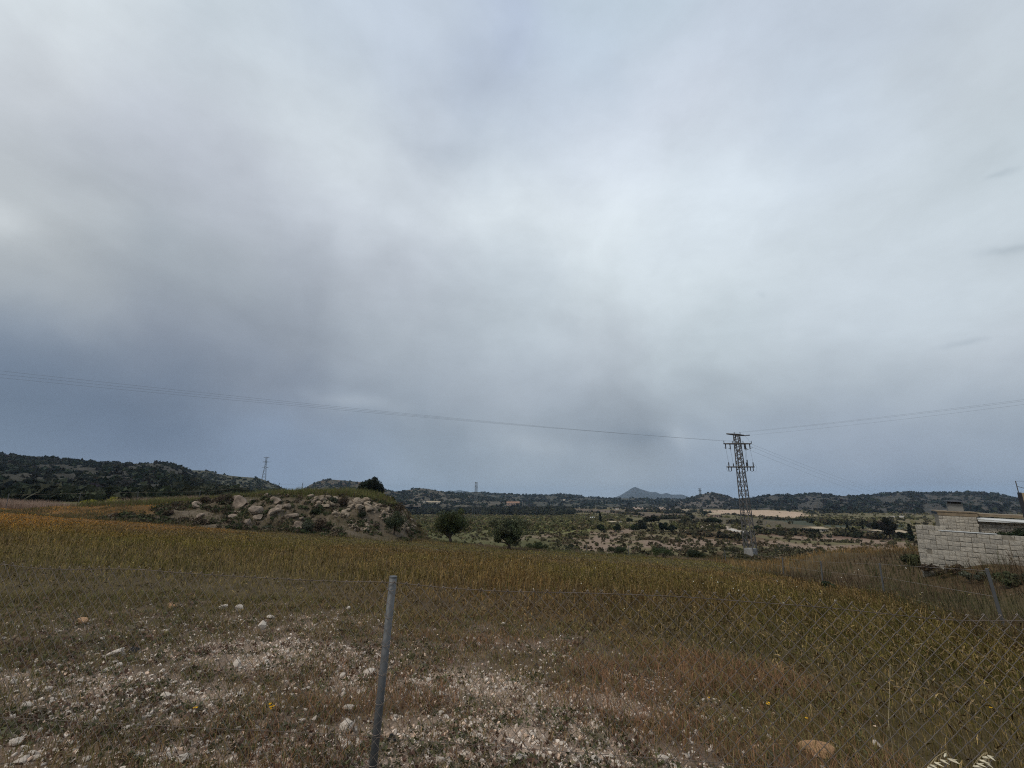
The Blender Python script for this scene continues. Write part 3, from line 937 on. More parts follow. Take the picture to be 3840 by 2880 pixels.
def tree(name, label, cat, base, h, w, col, clumps=22, leaves=160, leaf=0.09, trunk=0.3, kind='round', group=None, lean=0.0, limbs=4, trunk_r=0.05, lift=0.0):
    base = Vector(base)
    base.z += lift
    t = empty(name, base, 0, label, cat, group)
    cc, ss = [], []
    ct = trunk * h
    if kind == 'round':
        for q in range(clumps):
            d = rng.normal(size=3); d /= np.linalg.norm(d)
            if d[2] < -0.92: d[2] *= -0.5
            rr = rng.uniform(0.30, 0.86) * (0.82 + 0.36 * math.sin(2.3 * math.atan2(d[1], d[0]) + 5 * d[2] + h * 7))
            c = np.array([d[0] * w / 2 * rr, d[1] * w / 2 * rr, ct * 0.75 + (h - ct * 0.75) * 0.46 + d[2] * (h - ct * 0.75) / 2 * rr])
            r = min(w, h) * rng.uniform(0.11, 0.25)
            cc.append(c); ss.append((r, r, r * 0.9))
    elif kind == 'cypress':
        for q in range(clumps):
            z = (q + 0.5) / clumps
            r = w / 2 * (1 - z) ** 0.6 * (0.55 + 0.6 * min(1, z * 6))
            a = rng.uniform(0, 6.28)
            cc.append((math.cos(a) * r * 0.25, math.sin(a) * r * 0.25, h * (0.04 + 0.93 * z))); ss.append((r, r, h / clumps * 1.5))
    elif kind == 'umbrella':
        for q in range(clumps):
            a = rng.uniform(0, 6.28); rr = w / 2 * math.sqrt(rng.random()) * 0.85
            zz = ct + (h - ct) * (0.45 + 0.42 * (1 - (rr / (w / 2)) ** 2) * rng.uniform(0.4, 1.0))
            r = w * rng.uniform(0.12, 0.2)
            cc.append((math.cos(a) * rr + lean * w * 0.2, math.sin(a) * rr, zz)); ss.append((r, r, r * 0.6))
    cc, ss = np.array(cc, float), np.array(ss, float)
    link('crown', crown_mesh('crown', cc, ss, leaves, leaf, col), M['leaf'], t)
    tb = MB()
    top = Vector((lean * 0.3 * w, 0, h * 0.72))
    tb.tube([(0, 0, -0.15 - lift * 1.6), (lean * 0.04 * w, 0, ct * 0.5), (lean * 0.12 * w, 0.0, ct), top], [trunk_r * h * 0.9, trunk_r * h * 0.75, trunk_r * h * 0.6, trunk_r * h * 0.12], 7)
    for q in range(limbs):
        c = cc[int(rng.integers(len(cc)))]
        s0 = Vector((lean * 0.1 * w, 0, ct * rng.uniform(0.75, 1.1)))
        mid = (s0 + Vector(c)) / 2 + Vector(rng.normal(size=3)) * w * 0.03
        tb.tube([s0, mid, c], [trunk_r * h * 0.42, trunk_r * h * 0.26, trunk_r * h * 0.06], 5)
    tb.build('trunk', M['bark'], t, True)
    return t


def shrub(name, label, base, w, h, col, clumps=9, leaves=150, leaf=0.07, cat='shrub', group=None):
    t = empty(name, base, 0, label, cat, group)
    cc, ss = [], []
    for q in range(clumps):
        a = rng.uniform(0, 6.28); rr = w / 2 * math.sqrt(rng.random()) * 0.75
        z = h * rng.uniform(0.3, 0.72) * (1 - 0.5 * (rr / (w / 2)) ** 2)
        r = min(w, h) * rng.uniform(0.24, 0.4)
        cc.append((math.cos(a) * rr, math.sin(a) * rr, z)); ss.append((r * 1.1, r * 1.1, r * 0.8))
    link('foliage', crown_mesh('foliage', np.array(cc), np.array(ss), leaves, leaf, col, shell=0.35), M['leaf'], t)
    tb = MB()
    for c in cc[:5]:
        tb.tube([(0, 0, -0.05), (c[0] * 0.5, c[1] * 0.5, c[2] * 0.6), c], [0.03 * h, 0.02 * h, 0.006 * h], 4)
    tb.build('stem', M['bark'], t)
    return t


OLIVE = (0.056, 0.066, 0.026)
OLIVE2 = (0.058, 0.066, 0.034)
PINE = (0.020, 0.026, 0.015)


def by_px(fn, name, label, px, py, wpx, hpx, col, lo=1.2, **kw):
    x, y, z = at(px, py, lo)
    m = mpp(py, y)
    if fn is tree:
        return tree(name, label, kw.pop('cat', 'tree'), (x, y, z), hpx * m, wpx * m, col, **kw)
    return shrub(name, label, (x, y, z), wpx * m, hpx * m, col, **kw)


tree('olive_tree', 'taller young olive tree with V-shaped trunk at the far field edge', 'tree', at(1690, 2034), 126 * mpp(2034, at(1690, 2034)[1]), 142 * mpp(2034, at(1690, 2034)[1]), OLIVE, clumps=70, leaves=250, leaf=0.09, trunk=0.05, lean=-0.2, limbs=6, trunk_r=0.062, lift=0.20)
tree('olive_tree', 'round low-crowned olive tree on a short dark trunk, right of the taller olive', 'tree', at(1909, 2060), 112 * mpp(2060, at(1909, 2060)[1]), 154 * mpp(2060, at(1909, 2060)[1]), OLIVE2, clumps=70, leaves=250, leaf=0.09, trunk=0.10, lean=0.05, limbs=6, trunk_r=0.068, lift=0.18)
tree('olive_bush', 'small grey-green olive bush at the right foot of the rocky mound', 'tree', at(1478, 2004), 76 * mpp(2004, at(1478, 2004)[1]), 100 * mpp(2004, at(1478, 2004)[1]), OLIVE2, clumps=34, leaves=190, leaf=0.07, trunk=0.04, limbs=4, lift=0.22)
pb = pos(1385, 1868, 56.0)
tree('pine_tree', 'dark rounded pine on top of the rocky mound against the sky', 'tree', (pb[0], pb[1], hz(pb[0], pb[1]) - 0.2), 2.5 + CZ - hz(pb[0], pb[1]), 3.2, PINE, clumps=52, leaves=260, leaf=0.13, trunk=0.04, limbs=5, lift=0.45)

GREEN = (0.048, 0.060, 0.026)
DKGREEN = (0.026, 0.034, 0.016)
SAGE = (0.085, 0.090, 0.060)
DRYB = (0.085, 0.062, 0.042)
YEL = (0.40, 0.36, 0.045)
for (lb, px, py, w, h, col) in [
        ('dark green shrub just right of the low-crowned olive', 2015, 2062, 95, 36, GREEN),
        ('low rounded shrub in the pinkish grass beyond the field edge', 2135, 2066, 72, 30, DKGREEN),
        ('dark low shrub at the field edge, left of the wide green bush', 2318, 2078, 84, 36, DKGREEN),
        ('wide green bush at the field edge left of the big pylon', 2490, 2092, 130, 46, GREEN),
        ('dark twiggy bush beside the wide green bush, nearest the pylon', 2612, 2095, 78, 40, DKGREEN),
        ('round dark bush behind the pylon on its right', 2960, 2076, 110, 48, DKGREEN),
        ('dark bush left of the concrete pedestal under the pylon', 2745, 2078, 80, 36, DKGREEN),
        ('small dark bush inside the field near the right-hand fence', 3108, 2212, 46, 34, DKGREEN),
        ('leafy green bush hugging the left end of the block wall', 3420, 2124, 60, 56, (0.055, 0.06, 0.028)),
        ('brown dried bush at the foot of the block wall', 3545, 2150, 170, 44, DRYB),
        ('grey-green weed clump in front of the block wall, by the leaning post', 3690, 2182, 150, 40, SAGE),
        ('green weed clump at the right end of the block wall', 3815, 2196, 130, 52, (0.06, 0.064, 0.032))]:
    by_px(shrub, 'shrub', lb, px, py, w, h, col, clumps=11, leaves=150, leaf=0.075)
for (lb, px, py, w, h) in [('left dark leafy bush poking above the block wall', 3711, 2000, 42, 34), ('middle dark leafy bush poking above the block wall', 3764, 2002, 50, 44), ('right dark leafy bush above the block wall, touching the frame edge', 3828, 2004, 62, 52)]:
    k_, r_ = ray(px, py)
    y_ = 22.6
    shrub('shrub', lb, (k_ * y_, y_, CZ + r_ * y_ - 1.0), w * mpp(py, y_), h * mpp(py, y_) + 1.0, (0.022, 0.032, 0.014), clumps=16, leaves=170, leaf=0.07, group='bushes behind the block wall')

# mound plants
for (lb, px, py, w, h, col) in [
        ('dark brown shrub at the top left of the mound, left of the largest boulder', 838, 1885, 62, 42, DRYB),
        ('brown shrub below the crest left of the largest boulder', 772, 1886, 44, 30, DRYB),
        ('bright yellow-flowering bush left of the mound', 592, 1892, 46, 34, YEL),
        ('yellow-flowering bush behind the pinkish grass, between two fence posts', 415, 1896, 58, 38, YEL),
        ('faint yellow bush at the left fence post', 330, 1896, 46, 32, YEL),
        ('dark green shrub beside the yellow bush left of the mound', 625, 1890, 44, 34, DKGREEN),
        ('grey sage tuft under the square boulder', 1000, 1990, 60, 26, SAGE),
        ('tall brown tufted shrub at the middle of the mound foot', 1195, 1990, 50, 56, DRYB),
        ('grey-green tuft at the mound foot beside the rounded grey boulder', 1150, 1992, 44, 44, SAGE),
        ('dark grass tuft splitting the pale outcrop', 1285, 1900, 36, 44, DRYB),
        ('small grey-green bush growing on the pale outcrop', 1247, 1890, 36, 28, SAGE),
        ('dark green bush on the scree right of the layered outcrop', 1358, 1946, 44, 36, DKGREEN),
        ('brown tuft at the right shoulder of the mound', 1490, 1925, 56, 46, DRYB),
        ('pale yellow-green bush on the right shoulder of the mound', 1470, 1900, 60, 24, (0.13, 0.13, 0.055)),
        ('dark tuft at the far left foot of the mound', 632, 1932, 30, 24, DRYB),
        ('small dark tuft where the mound meets the wheat on the left', 690, 1955, 32, 24, DRYB),
        ('dark tuft by the pale stones at the left foot of the mound', 750, 1966, 44, 30, DRYB),
        ('rounded green cushion plant in the middle of the mound', 1185, 1928, 40, 26, GREEN)]:
    by_px(shrub, 'shrub', lb, px, py, w, h, col, clumps=9, leaves=120, leaf=0.075)

# trees in the valley
for (lb, px, py, w, h, kind, col) in [
        ('slim dark cypress beside the white farm sheds in the valley', 2251, 1958, 11, 38, 'cypress', PINE),
        ('largest umbrella pine of the dark grove in the valley', 2446, 1992, 62, 58, 'umbrella', PINE),
        ('dense round tree at the left of the umbrella pine', 2408, 1992, 44, 44, 'round', PINE),
        ('round tree right of the white van in the valley', 2360, 1963, 30, 24, 'round', PINE),
        ('bushy tree below the cypress, left end of the valley row', 2256, 1996, 34, 32, 'round', DKGREEN),
        ('bushy tree second in the valley row below the farm sheds', 2312, 1994, 36, 28, 'round', DKGREEN),
        ('bushy tree third in the valley row, next to the dark grove', 2384, 1992, 28, 28, 'round', DKGREEN),
        ('dark rounded tree just right of the umbrella pine', 2488, 1993, 40, 34, 'round', PINE),
        ('shorter dark tree at the right end of the grove', 2522, 1996, 32, 30, 'round', PINE),
        ('low dark tree cluster behind the white farm van', 2292, 1960, 34, 15, 'round', PINE),
        ('broad leaning tree over the pale earth bank left of the pylon', 2676, 1985, 62, 44, 'umbrella', DKGREEN),
        ('dark shrub tree on the pale track right of the pylon', 2845, 1990, 36, 22, 'round', DKGREEN),
        ('dark round grove tree beside the beige house left of the pylon', 2642, 1936, 46, 22, 'round', PINE),
        ('low grove tree left of the beige house', 2585, 1935, 42, 14, 'round', PINE),
        ('tallest dark tree in front of the white barn', 3338, 2022, 62, 88, 'round', (0.018, 0.019, 0.012)),
        ('dark tree joined to the left of the tallest tree by the barn', 3288, 1992, 52, 38, 'round', (0.018, 0.019, 0.012)),
        ('pointed cypress at the left of the barn hedge', 3182, 2004, 12, 34, 'cypress', PINE),
        ('rounded dark hedge tree right of the pointed cypress', 3205, 2008, 40, 28, 'round', PINE),
        ('low hedge tree between the cypress hedge and the barn', 3245, 2012, 46, 20, 'round', DKGREEN),
        ('tall dark cypress touching the left end of the block wall', 3420, 2030, 16, 62, 'cypress', PINE),
        ('leafy tree below the white house beside the wall', 3388, 2022, 44, 26, 'round', DKGREEN),
        ('small thin cypress between the hedge and the barn', 3238, 1996, 6, 22, 'cypress', PINE)]:
    by_px(tree, kind + '_tree' if kind != 'round' else 'broadleaf_tree', lb, px, py, w, h, col, 60, clumps=20, leaves=110, leaf=0.34, trunk=0.12 if kind != 'umbrella' else 0.3, kind=kind, limbs=3)
for q in range(10):
    by_px(tree, 'cypress_tree', ['leftmost', 'second', 'third', 'fourth', 'fifth', 'sixth', 'seventh', 'eighth', 'ninth', 'rightmost'][q] + ' clipped cypress of the hedge row in front of the beige farmhouse', 3006 + q * 7.2, 2001 + q * 0.35, 10, 15 + (q * 7 % 4), PINE, 60, clumps=7, leaves=60, leaf=0.28, trunk=0.05, kind='cypress', limbs=0, group='cypress hedge row in the valley')
for (lb, px, py, w, h) in [('round dark tree beside the track on the middle hill, left one', 1560, 1884, 19, 18), ('round dark tree beside the track on the middle hill, right one', 1587, 1874, 14, 12), ('small dark tree at the left end of the hill track', 1528, 1858, 14, 9), ('dark tree between the two stone houses under the middle ridge', 1824, 1895, 16, 13)]:
    p = hit(px, py)
    m_ = mpp(py, p.y)
    tree('hill_tree', lb, 'tree', p, h * m_, w * m_, PINE, clumps=14, leaves=60, leaf=0.8, trunk=0.08, limbs=0)


# ------------------------------------------------------------------ houses in the valley
def house(label, px0, px1, ptop, pbase, wallm, roofm, roof=0.3, on_hill=False, cat='house', nwin=2, depth=6.0, rz=0.0, name='farmhouse', lo=60):
    pc = (px0 + px1) / 2
    p = hit(pc, pbase) if on_hill else Vector(at(pc, pbase, lo))
    m_ = mpp(pbase, p.y)
    w = (px1 - px0) * m_; H = (pbase - ptop) * m_
    hw = H * (1 - roof)
    t = empty(name, p, rz, label, cat)
    MB().box((-w / 2, 0, -2.5), (w / 2, depth, hw)).build('wall', wallm, t)
    if roof > 0:
        o_ = 0.25
        MB().add([(-w / 2 - o_, -o_, hw - 0.02), (w / 2 + o_, -o_, hw - 0.02), (w / 2 + o_, depth + o_, hw - 0.02), (-w / 2 - o_, depth + o_, hw - 0.02), (-w / 2 - o_, depth / 2, H), (w / 2 + o_, depth / 2, H)],
                 [(0, 1, 5, 4), (2, 3, 4, 5), (3, 0, 4), (1, 2, 5), (3, 2, 1, 0)]).build('roof', roofm, t)
    for q in range(nwin):
        xc = -w / 2 + w * (q + 0.5) / nwin
        ww = min(0.9, w * 0.1)
        MB().box((xc - ww / 2, -0.04, hw * 0.35), (xc + ww / 2, -0.004, hw * 0.72)).build('window', M['window'], t)
    MB().box((w * 0.08, -0.05, 0.0), (w * 0.08 + min(1.0, w * 0.12), -0.005, hw * 0.6)).build('door', M['dark'], t)
    return t


house('long low ochre house with tan roof on the middle hill slope', 1598, 1650, 1879, 1888, M['cream'], M['rooftan'], 0.5, True)
house('salmon-coloured country house with clay roof below the middle ridge', 1900, 1948, 1881, 1897, M['salmon'], M['roof'], 0.35, True, nwin=4)
house('tiny white hut left of the terraced hillside', 2312, 2321, 1905, 1911, M['white'], M['roof'], 0.2, False, nwin=1)
house('gabled white barn behind the tallest dark tree', 3298, 3326, 1990, 2014, M['cream'], M['rooftan'], 0.12, nwin=1)
house('white house with flat tan roof beside the block wall', 3376, 3420, 1992, 2016, M['white'], M['rooftan'], 0.3, nwin=3)
house('beige farmhouse behind the clipped cypress hedge', 3062, 3108, 1978, 1996, M['cream'], M['rooftan'], 0.3, nwin=3)
house('beige house in front of the bare tan field', 2666, 2704, 1925, 1939, M['salmon'], M['rooftan'], 0.35, nwin=3)
house('cream house below the terraces near the cone-shaped hill', 2562, 2588, 1911, 1922, M['cream'], M['rooftan'], 0.3, nwin=2)
house('small stone tower house on the middle ridge slope', 2112, 2120, 1873, 1884, M['cream'], M['rooftan'], 0.2, True, nwin=1)
house('low white shed with grey front beside the cypress in the valley', 2286, 2312, 1955, 1964, M['white'], M['rooftan'], 0.3, cat='shed', name='farm_shed', nwin=2)
house('small white tent-like shed left of the cypress', 2217, 2231, 1939, 1945, M['white'], M['whitesheet'], 0.6, cat='shed', name='farm_shed', nwin=1)
house('pale ruined wall building on the middle hill below the track', 1570, 1592, 1878, 1886, M['cream'], M['rooftan'], 0.0, True, cat='ruin', name='ruined_house')
# white van on the farm
p = Vector(at(2329, 1964, 60)); m_ = mpp(1964, p.y)
van = empty('parked_van', p, 0.1, 'white van parked at the valley farm left of the round tree', 'van')
L_, H_ = 13 * m_, 7 * m_
MB().add([(-L_ / 2, -0.9, 0.3), (L_ / 2, -0.9, 0.3), (L_ / 2, -0.9, H_ * 0.6), (L_ * 0.36, -0.85, H_), (-L_ / 2, -0.85, H_), (-L_ / 2, 0.9, 0.3), (L_ / 2, 0.9, 0.3), (L_ / 2, 0.9, H_ * 0.6), (L_ * 0.36, 0.85, H_), (-L_ / 2, 0.85, H_)],
         [(0, 1, 2, 3, 4), (9, 8, 7, 6, 5), (0, 5, 6, 1), (1, 6, 7, 2), (2, 7, 8, 3), (3, 8, 9, 4), (4, 9, 5, 0)]).build('body', M['white'], van)
MB().box((L_ * 0.1, -0.93, H_ * 0.58), (L_ * 0.33, -0.905, H_ * 0.85)).build('window', M['window'], van)
for sx in (-0.3, 0.3):
    for sy in (-0.8, 0.8):
        MB().tube([(sx * L_, sy - 0.12, 0.33), (sx * L_, sy + 0.12, 0.33)], 0.33, 10).build('wheel', M['dark'], van)


# ------------------------------------------------------------------ pylons
def bar_mesh():
    return MB().box((-0.5, -0.5, 0), (0.5, 0.5, 1.0))


_bar = bar_mesh().build('bar_proto', M['pylon'])
BARME = _bar.data
bpy.data.objects.remove(_bar)


def bar(name, parent, a, b, w, me=None):
    a, b = Vector(a), Vector(b)
    o = bpy.data.objects.new(name, me or BARME)
    COL.objects.link(o)
    o.parent = parent
    d = b - a
    o.location = a
    o.rotation_euler = d.to_track_quat('Z', 'Y').to_euler()
    o.scale = (w, w, d.length)
    return o


PY = 61.0
pbase = Vector((ray(2817, 2085)[0] * PY, PY, 0)); pbase.z = hz(pbase.x, pbase.y)
pyl = empty('lattice_pylon', pbase, R(38), 'tall rusty lattice pylon with three crossarms on a concrete pedestal', 'pylon')
zg = pbase.z
Zb = CZ + ray(2800, 2056)[1] * PY - zg
Zt = CZ + ray(2773, 1632)[1] * PY - zg
b0, b1 = 0.56, 0.285


def hw_(z):
    return b0 + (b1 - b0) * (z - Zb) / (Zt - Zb)


for sx in (-1, 1):
    for sy in (-1, 1):
        bar('leg', pyl, (sx * b0, sy * b0, Zb - 0.3), (sx * b1, sy * b1, Zt), 0.092)
lv = [Zb]
n_lo, n_hi = 8, 9
Zm = CZ + ray(2785, 1765)[1] * PY - zg
lv += [Zb + (Zm - Zb) * (i / n_lo) ** 0.93 for i in range(1, n_lo + 1)]
lv += [Zm + (Zt - Zm) * i / n_hi for i in range(1, n_hi + 1)]
for i in range(len(lv) - 1):
    za, zb_ = lv[i], lv[i + 1]
    ha, hb_ = hw_(za), hw_(zb_)
    ca = [(-ha, -ha), (ha, -ha), (ha, ha), (-ha, ha)]; cb = [(-hb_, -hb_), (hb_, -hb_), (hb_, hb_), (-hb_, hb_)]
    for f_ in range(4):
        p0, p1 = ca[f_], ca[(f_ + 1) % 4]; q0, q1 = cb[f_], cb[(f_ + 1) % 4]
        if i < n_lo:
            bar('brace', pyl, (*p0, za), (*q1, zb_), 0.048)
            bar('brace', pyl, (*p1, za), (*q0, zb_), 0.048)
        else:
            if (i + f_) % 2:
                bar('brace', pyl, (*p0, za), (*q1, zb_), 0.055)
            else:
                bar('brace', pyl, (*p1, za), (*q0, zb_), 0.055)
            bar('cross_strut', pyl, (*q0, zb_), (*q1, zb_), 0.055)
ped = MB()
pr = 0.60
ped.add([(-pr, -pr, -0.8), (pr, -pr, -0.8), (pr, pr, -0.8), (-pr, pr, -0.8), (-pr * 0.94, -pr * 0.94, Zb), (pr * 0.94, -pr * 0.94, Zb), (pr * 0.94, pr * 0.94, Zb), (-pr * 0.94, pr * 0.94, Zb)],
        [(0, 3, 2, 1), (4, 5, 6, 7), (0, 1, 5, 4), (1, 2, 6, 5), (2, 3, 7, 6), (3, 0, 4, 7)])
ped.build('pedestal', M['concrete'], pyl)
bar('ground_strap', pyl, (-0.9, -pr - 0.05, 0.1), (0.3, -pr - 0.02, Zb - 0.2), 0.05)
# crossarms run along world X: build them under an unrotated part
inv = -R(38)


def arm(z, xl, xr, dep=0.3, rise=0.0, name='crossarm'):
    e = MB()
    def T(x, y):
        return (x * math.cos(inv) - y * math.sin(inv), x * math.sin(inv) + y * math.cos(inv))
    for y in (-dep, dep):
        for (xa, xb) in ((xl, 0), (0, xr)):
            ya = y * (0.15 if xa == xl else 1); yb = y * (0.15 if xb == xr else 1)
            e.tube([(*T(xa, ya), z + (rise if xa == xl else 0)), (*T(xb, yb), z - (rise if xb == xr else 0))], 0.075, 4)
    for x in np.linspace(xl * 0.8, xr * 0.8, 7):
        yy = dep * (1 - abs(x) / max(-xl, xr) * 0.85)
        e.tube([(*T(x, -yy), z), (*T(x + 0.12, yy), z)], 0.03, 4)
    return e.build(name, M['pylon'], pyl)


def zpy(px, py):
    return CZ + ray(px, py)[1] * PY - zg


zA1, zA2, zA3 = zpy(2773, 1630), zpy(2775, 1664), zpy(2782, 1751)
mA = mpp(1700, PY)
arm(zA1, -37 * mA, 29 * mA, 0.42, 0.12)
arm(zA2, -52 * mA, 51 * mA, 0.40)
arm(zA3, -50 * mA, 52 * mA, 0.34)


def TW(x, y, z):
    return (x * math.cos(inv) - y * math.sin(inv), x * math.sin(inv) + y * math.cos(inv), z)


def insul(x, y, z0, z1, r=0.09, name='insulator'):
    e = MB(); n_ = 5
    pts, rs = [], []
    for q in range(n_ * 2 + 1):
        pts.append(TW(x, y, z0 + (z1 - z0) * q / (n_ * 2))); rs.append(r if q % 2 else r * 0.45)
    e.tube(pts, rs, 7)
    return e.build(name, M['porc'], pyl)


drops = [(-46, 1676, 1738, -42), (-29, 1678, 1742, -25), (25, 1678, 1738, 24), (29, 1682, 1728, 28), (45, 1676, 1738, 49)]
for (xa, ya, yb_, xb) in drops:
    za, zb_ = zpy(2780, ya), zpy(2780, yb_)
    insul(xa * mA, 0, zA2 - 0.08, za - 0.25)
    insul(xb * mA, 0, zA3 + 0.05, zb_ + 0.15)
    MB().tube([TW(xa * mA, 0, za - 0.25), TW(xb * mA, 0, zb_ + 0.15)], 0.012, 4).build('drop_wire', M['cable'], pyl)
    MB().tube([TW(xa * mA, 0, za - 0.2), TW((xa - 8 * (1 if xa < 0 else -1)) * mA, -0.1, za - 0.12)], 0.03, 4).build('arcing_horn', M['pylon'], pyl)
for xa in (-44, -34, 16, 26, 37, 47):
    insul(xa * mA, 0, zA3 - 0.05, zA3 - 0.52, 0.075, 'surge_arrester')
for (xa, xb) in ((-44, -34), (16, 26), (37, 47)):
    MB().tube([TW(xa * mA, 0, zA3 - 0.52), TW((xa + xb) / 2 * mA, 0, zA3 - 0.60), TW(xb * mA, 0, zA3 - 0.52)], 0.02, 4).build('link_wire', M['cable'], pyl)
for sgn, x0 in ((-1, -42), (1, 50)):
    pts = [TW((x0 + sgn * 11 * math.sin(t)) * mA, 0, zA3 + 0.35 - 0.5 * (1 - math.cos(t))) for t in np.linspace(0, math.pi, 10)]
    MB().tube(pts, 0.010, 4).build('jumper_loop', M['cable'], pyl)
pts = [TW((29 + 17 * math.sin(t * 0.5 + 0.0)) * mA, 0, zA1 - 0.1 - 0.9 * (t / 3.0)) for t in np.linspace(0.0, 3.0, 10)]
MB().tube(pts, 0.010, 4).build('jumper_loop', M['cable'], pyl)
for xx, zz in ((-52, zA2), (-20, zA2), (20, zA2), (51, zA2)):
    insul(xx * mA, -0.1, zz + 0.03, zz + 0.38, 0.06)
e = MB(); e.tube([TW(29 * mA, 0, zA1 - 0.12), TW(46 * mA, -0.3, zA1 - 0.1)], [0.05, 0.08], 6); e.build('tension_insulator', M['porc'], pyl)
for xx in (-12, 10):
    insul(xx * mA, -0.3, zA1 + 0.03, zA1 + 0.30, 0.06)


def far_pylon(label, px, ptop, y, height, wbase, arms, rz, lean_in=0.25, bury=0.0, split=False):
    k_, r_ = ray(px, ptop)
    top = CZ + r_ * y
    base = Vector((k_ * y, y, top - height))
    t = empty('transmission_tower', base, rz, label, 'pylon', 'transmission towers on the skyline')
    w0, w1 = wbase / 2, wbase * lean_in / 2
    th = y * 0.00024
    def hh(f): return w0 + (w1 - w0) * min(1, f / 0.72)
    for sx in (-1, 1):
        for sy in (-1, 1):
            pts = [(sx * hh(f), sy * hh(f), f * height) for f in (0, 0.36, 0.72, 1.0)]
            MB().tube(pts, th, 4).build('leg', M['pylonfar'], t)
    fl = [0, .14, .26, .37, .47, .56, .64, .72, .79, .86, .93, 1.0]
    br = MB()
    for a_, c_ in zip(fl[:-1], fl[1:]):
        ha, hb_ = hh(a_), hh(c_)
        ca = [(-ha, -ha), (ha, -ha), (ha, ha), (-ha, ha)]; cb = [(-hb_, -hb_), (hb_, -hb_), (hb_, hb_), (-hb_, hb_)]
        for f_ in range(4):
            if split and a_ < 0.45: continue
            br.tube([(*ca[f_], a_ * height), (*cb[(f_ + 1) % 4], c_ * height)], th * 0.6, 3)
            br.tube([(*ca[(f_ + 1) % 4], a_ * height), (*cb[f_], c_ * height)], th * 0.6, 3)
    br.build('bracing', M['pylonfar'], t)
    for (f, half) in arms:
        e = MB()
        e.tube([(-half, 0, f * height), (-w1, w1, f * height + 0.02 * height), (half, 0, f * height)], th * 1.2, 4)
        e.tube([(-half, 0, f * height), (-w1, -w1, f * height - 0.015 * height), (half, 0, f * height)], th * 1.0, 4)
        e.build('crossarm', M['pylonfar'], t)
    return t


far_pylon('tall lattice transmission tower rising behind the left hill', 1000, 1714, 640, 40, 6.5, [(0.985, 3.6), (0.83, 4.2), (0.64, 3.8)], 0.35)
mp = at(1790, 1938, 60)
far_pylon('transmission tower standing in front of the wooded belt behind the taller olive', 1786, 1808, 340, 26.6, 4.6, [(0.985, 0.9), (0.865, 2.2)], 1.2, 0.30, split=True)
far_pylon('small cat-eared transmission tower on the slope of the cone-shaped hill', 2624, 1832, 1120, 28, 6.5, [(0.985, 4.6), (0.84, 5.0)], 0.2, 0.45)


# ------------------------------------------------------------------ power lines
def wire(name, label, P, sag, r, group, n=40):
    P = [Vector(p) for p in P]
    pts = []
    for i in range(n + 1):
        t = i / n
        p = P[0].lerp(P[1], t); p.z -= sag * 4 * t * (1 - t)
        pts.append(p)
    o = MB().tube(pts, r, 4).build(name, M['cable'])
    return tag(o, label, 'power line', group)


px0_, pz0_ = pbase.x, zg
for i, (xo, y_l, nm) in enumerate([(-52, 1345, 'uppermost'), (-22, 1366, 'middle'), (18, 1388, 'lowest')]):
    a_ = Vector((pbase.x + xo * mA, PY, zA2 + zg + 0.35 - 0.03 * i))
    yl = 27.5
    b_ = Vector(pos(0, y_l, yl))
    c_ = a_ + (b_ - a_) * 1.75
    c_.z = b_.z + 1.1
    wire('power_line', nm + ' of the three power wires running left across the sky', (a_, c_), 0.95, 0.0048, 'power wires running left from the big pylon')
for i, (xo, y_r, nm) in enumerate([(-12, 1500, 'uppermost'), (10, 1511, 'middle'), (46, 1522, 'lowest')]):
    a_ = Vector((pbase.x + xo * mA, PY - 0.2, zA1 + zg + (0.25 if i < 2 else -0.1)))
    b_ = Vector(pos(3840, y_r, 38.0))
    c_ = a_ + (b_ - a_) * 2.0
    c_.z = b_.z + 0.75
    wire('power_line', nm + ' of the three power wires rising from the pylon top to the right', (a_, c_), 0.55, 0.0048, 'power wires running right from the pylon top')
for i, (xo, xe, ye, nm) in enumerate([(52, 3520, 1842, 'uppermost'), (44, 3490, 1845, 'middle'), (24, 3450, 1848, 'lowest')]):
    a_ = Vector((pbase.x + xo * mA, PY, zA2 + zg - 0.05 - 0.25 * i))
    b_ = Vector(pos(xe, ye, 380.0))
    wire('power_line', nm + ' of the three sagging power wires running to the right-hand ridge', (a_, b_), 6.0, 0.009, 'power wires sagging towards the right ridge', 60)

# ------------------------------------------------------------------ scrub in the valley (uncountable)
def scatter(n, ylo, yhi, klo, khi, dens, size, col, leaves, leaf_f, zs=(0.5, 0.8), power=1.0):
    Y = ylo * (yhi / ylo) ** (rng.random(n) ** power)
    k = rng.uniform(klo, khi, n)
    X = k * Y
    keep = rng.random(n) < dens(X, Y, k)
    X, Y = X[keep], Y[keep]
    s = rng.uniform(size[0], size[1], len(X)) * rng.uniform(0.5, 1.2, len(X))
    S = np.stack([s, s, s * rng.uniform(zs[0], zs[1], len(X))], 1) * 0.5
    C = np.stack([X, Y, hgt(X, Y) + S[:, 2] * 0.7], 1)
    cols = np.array(col)[rng.integers(len(col), size=len(X))] * rng.uniform(0.7, 1.35, (len(X), 1))
    return leaf_cloud(C, S, leaves, s * leaf_f, cols, 0.3, 0.4)


def stuff(name, label, cat, parts, mat):
    off = 0; VV, FF, CC = [], [], []
    for v, f, c in parts:
        VV.append(v); FF.append(f + off); CC.append(c); off += len(v)
    o = link(name, np_mesh(name, np.vstack(VV), np.vstack(FF), np.vstack(CC)), mat)
    return tag(o, label, cat, kind='stuff')


def polymask(pts, lo=60):
    return [at(px, py, lo)[:2] for px, py in pts]


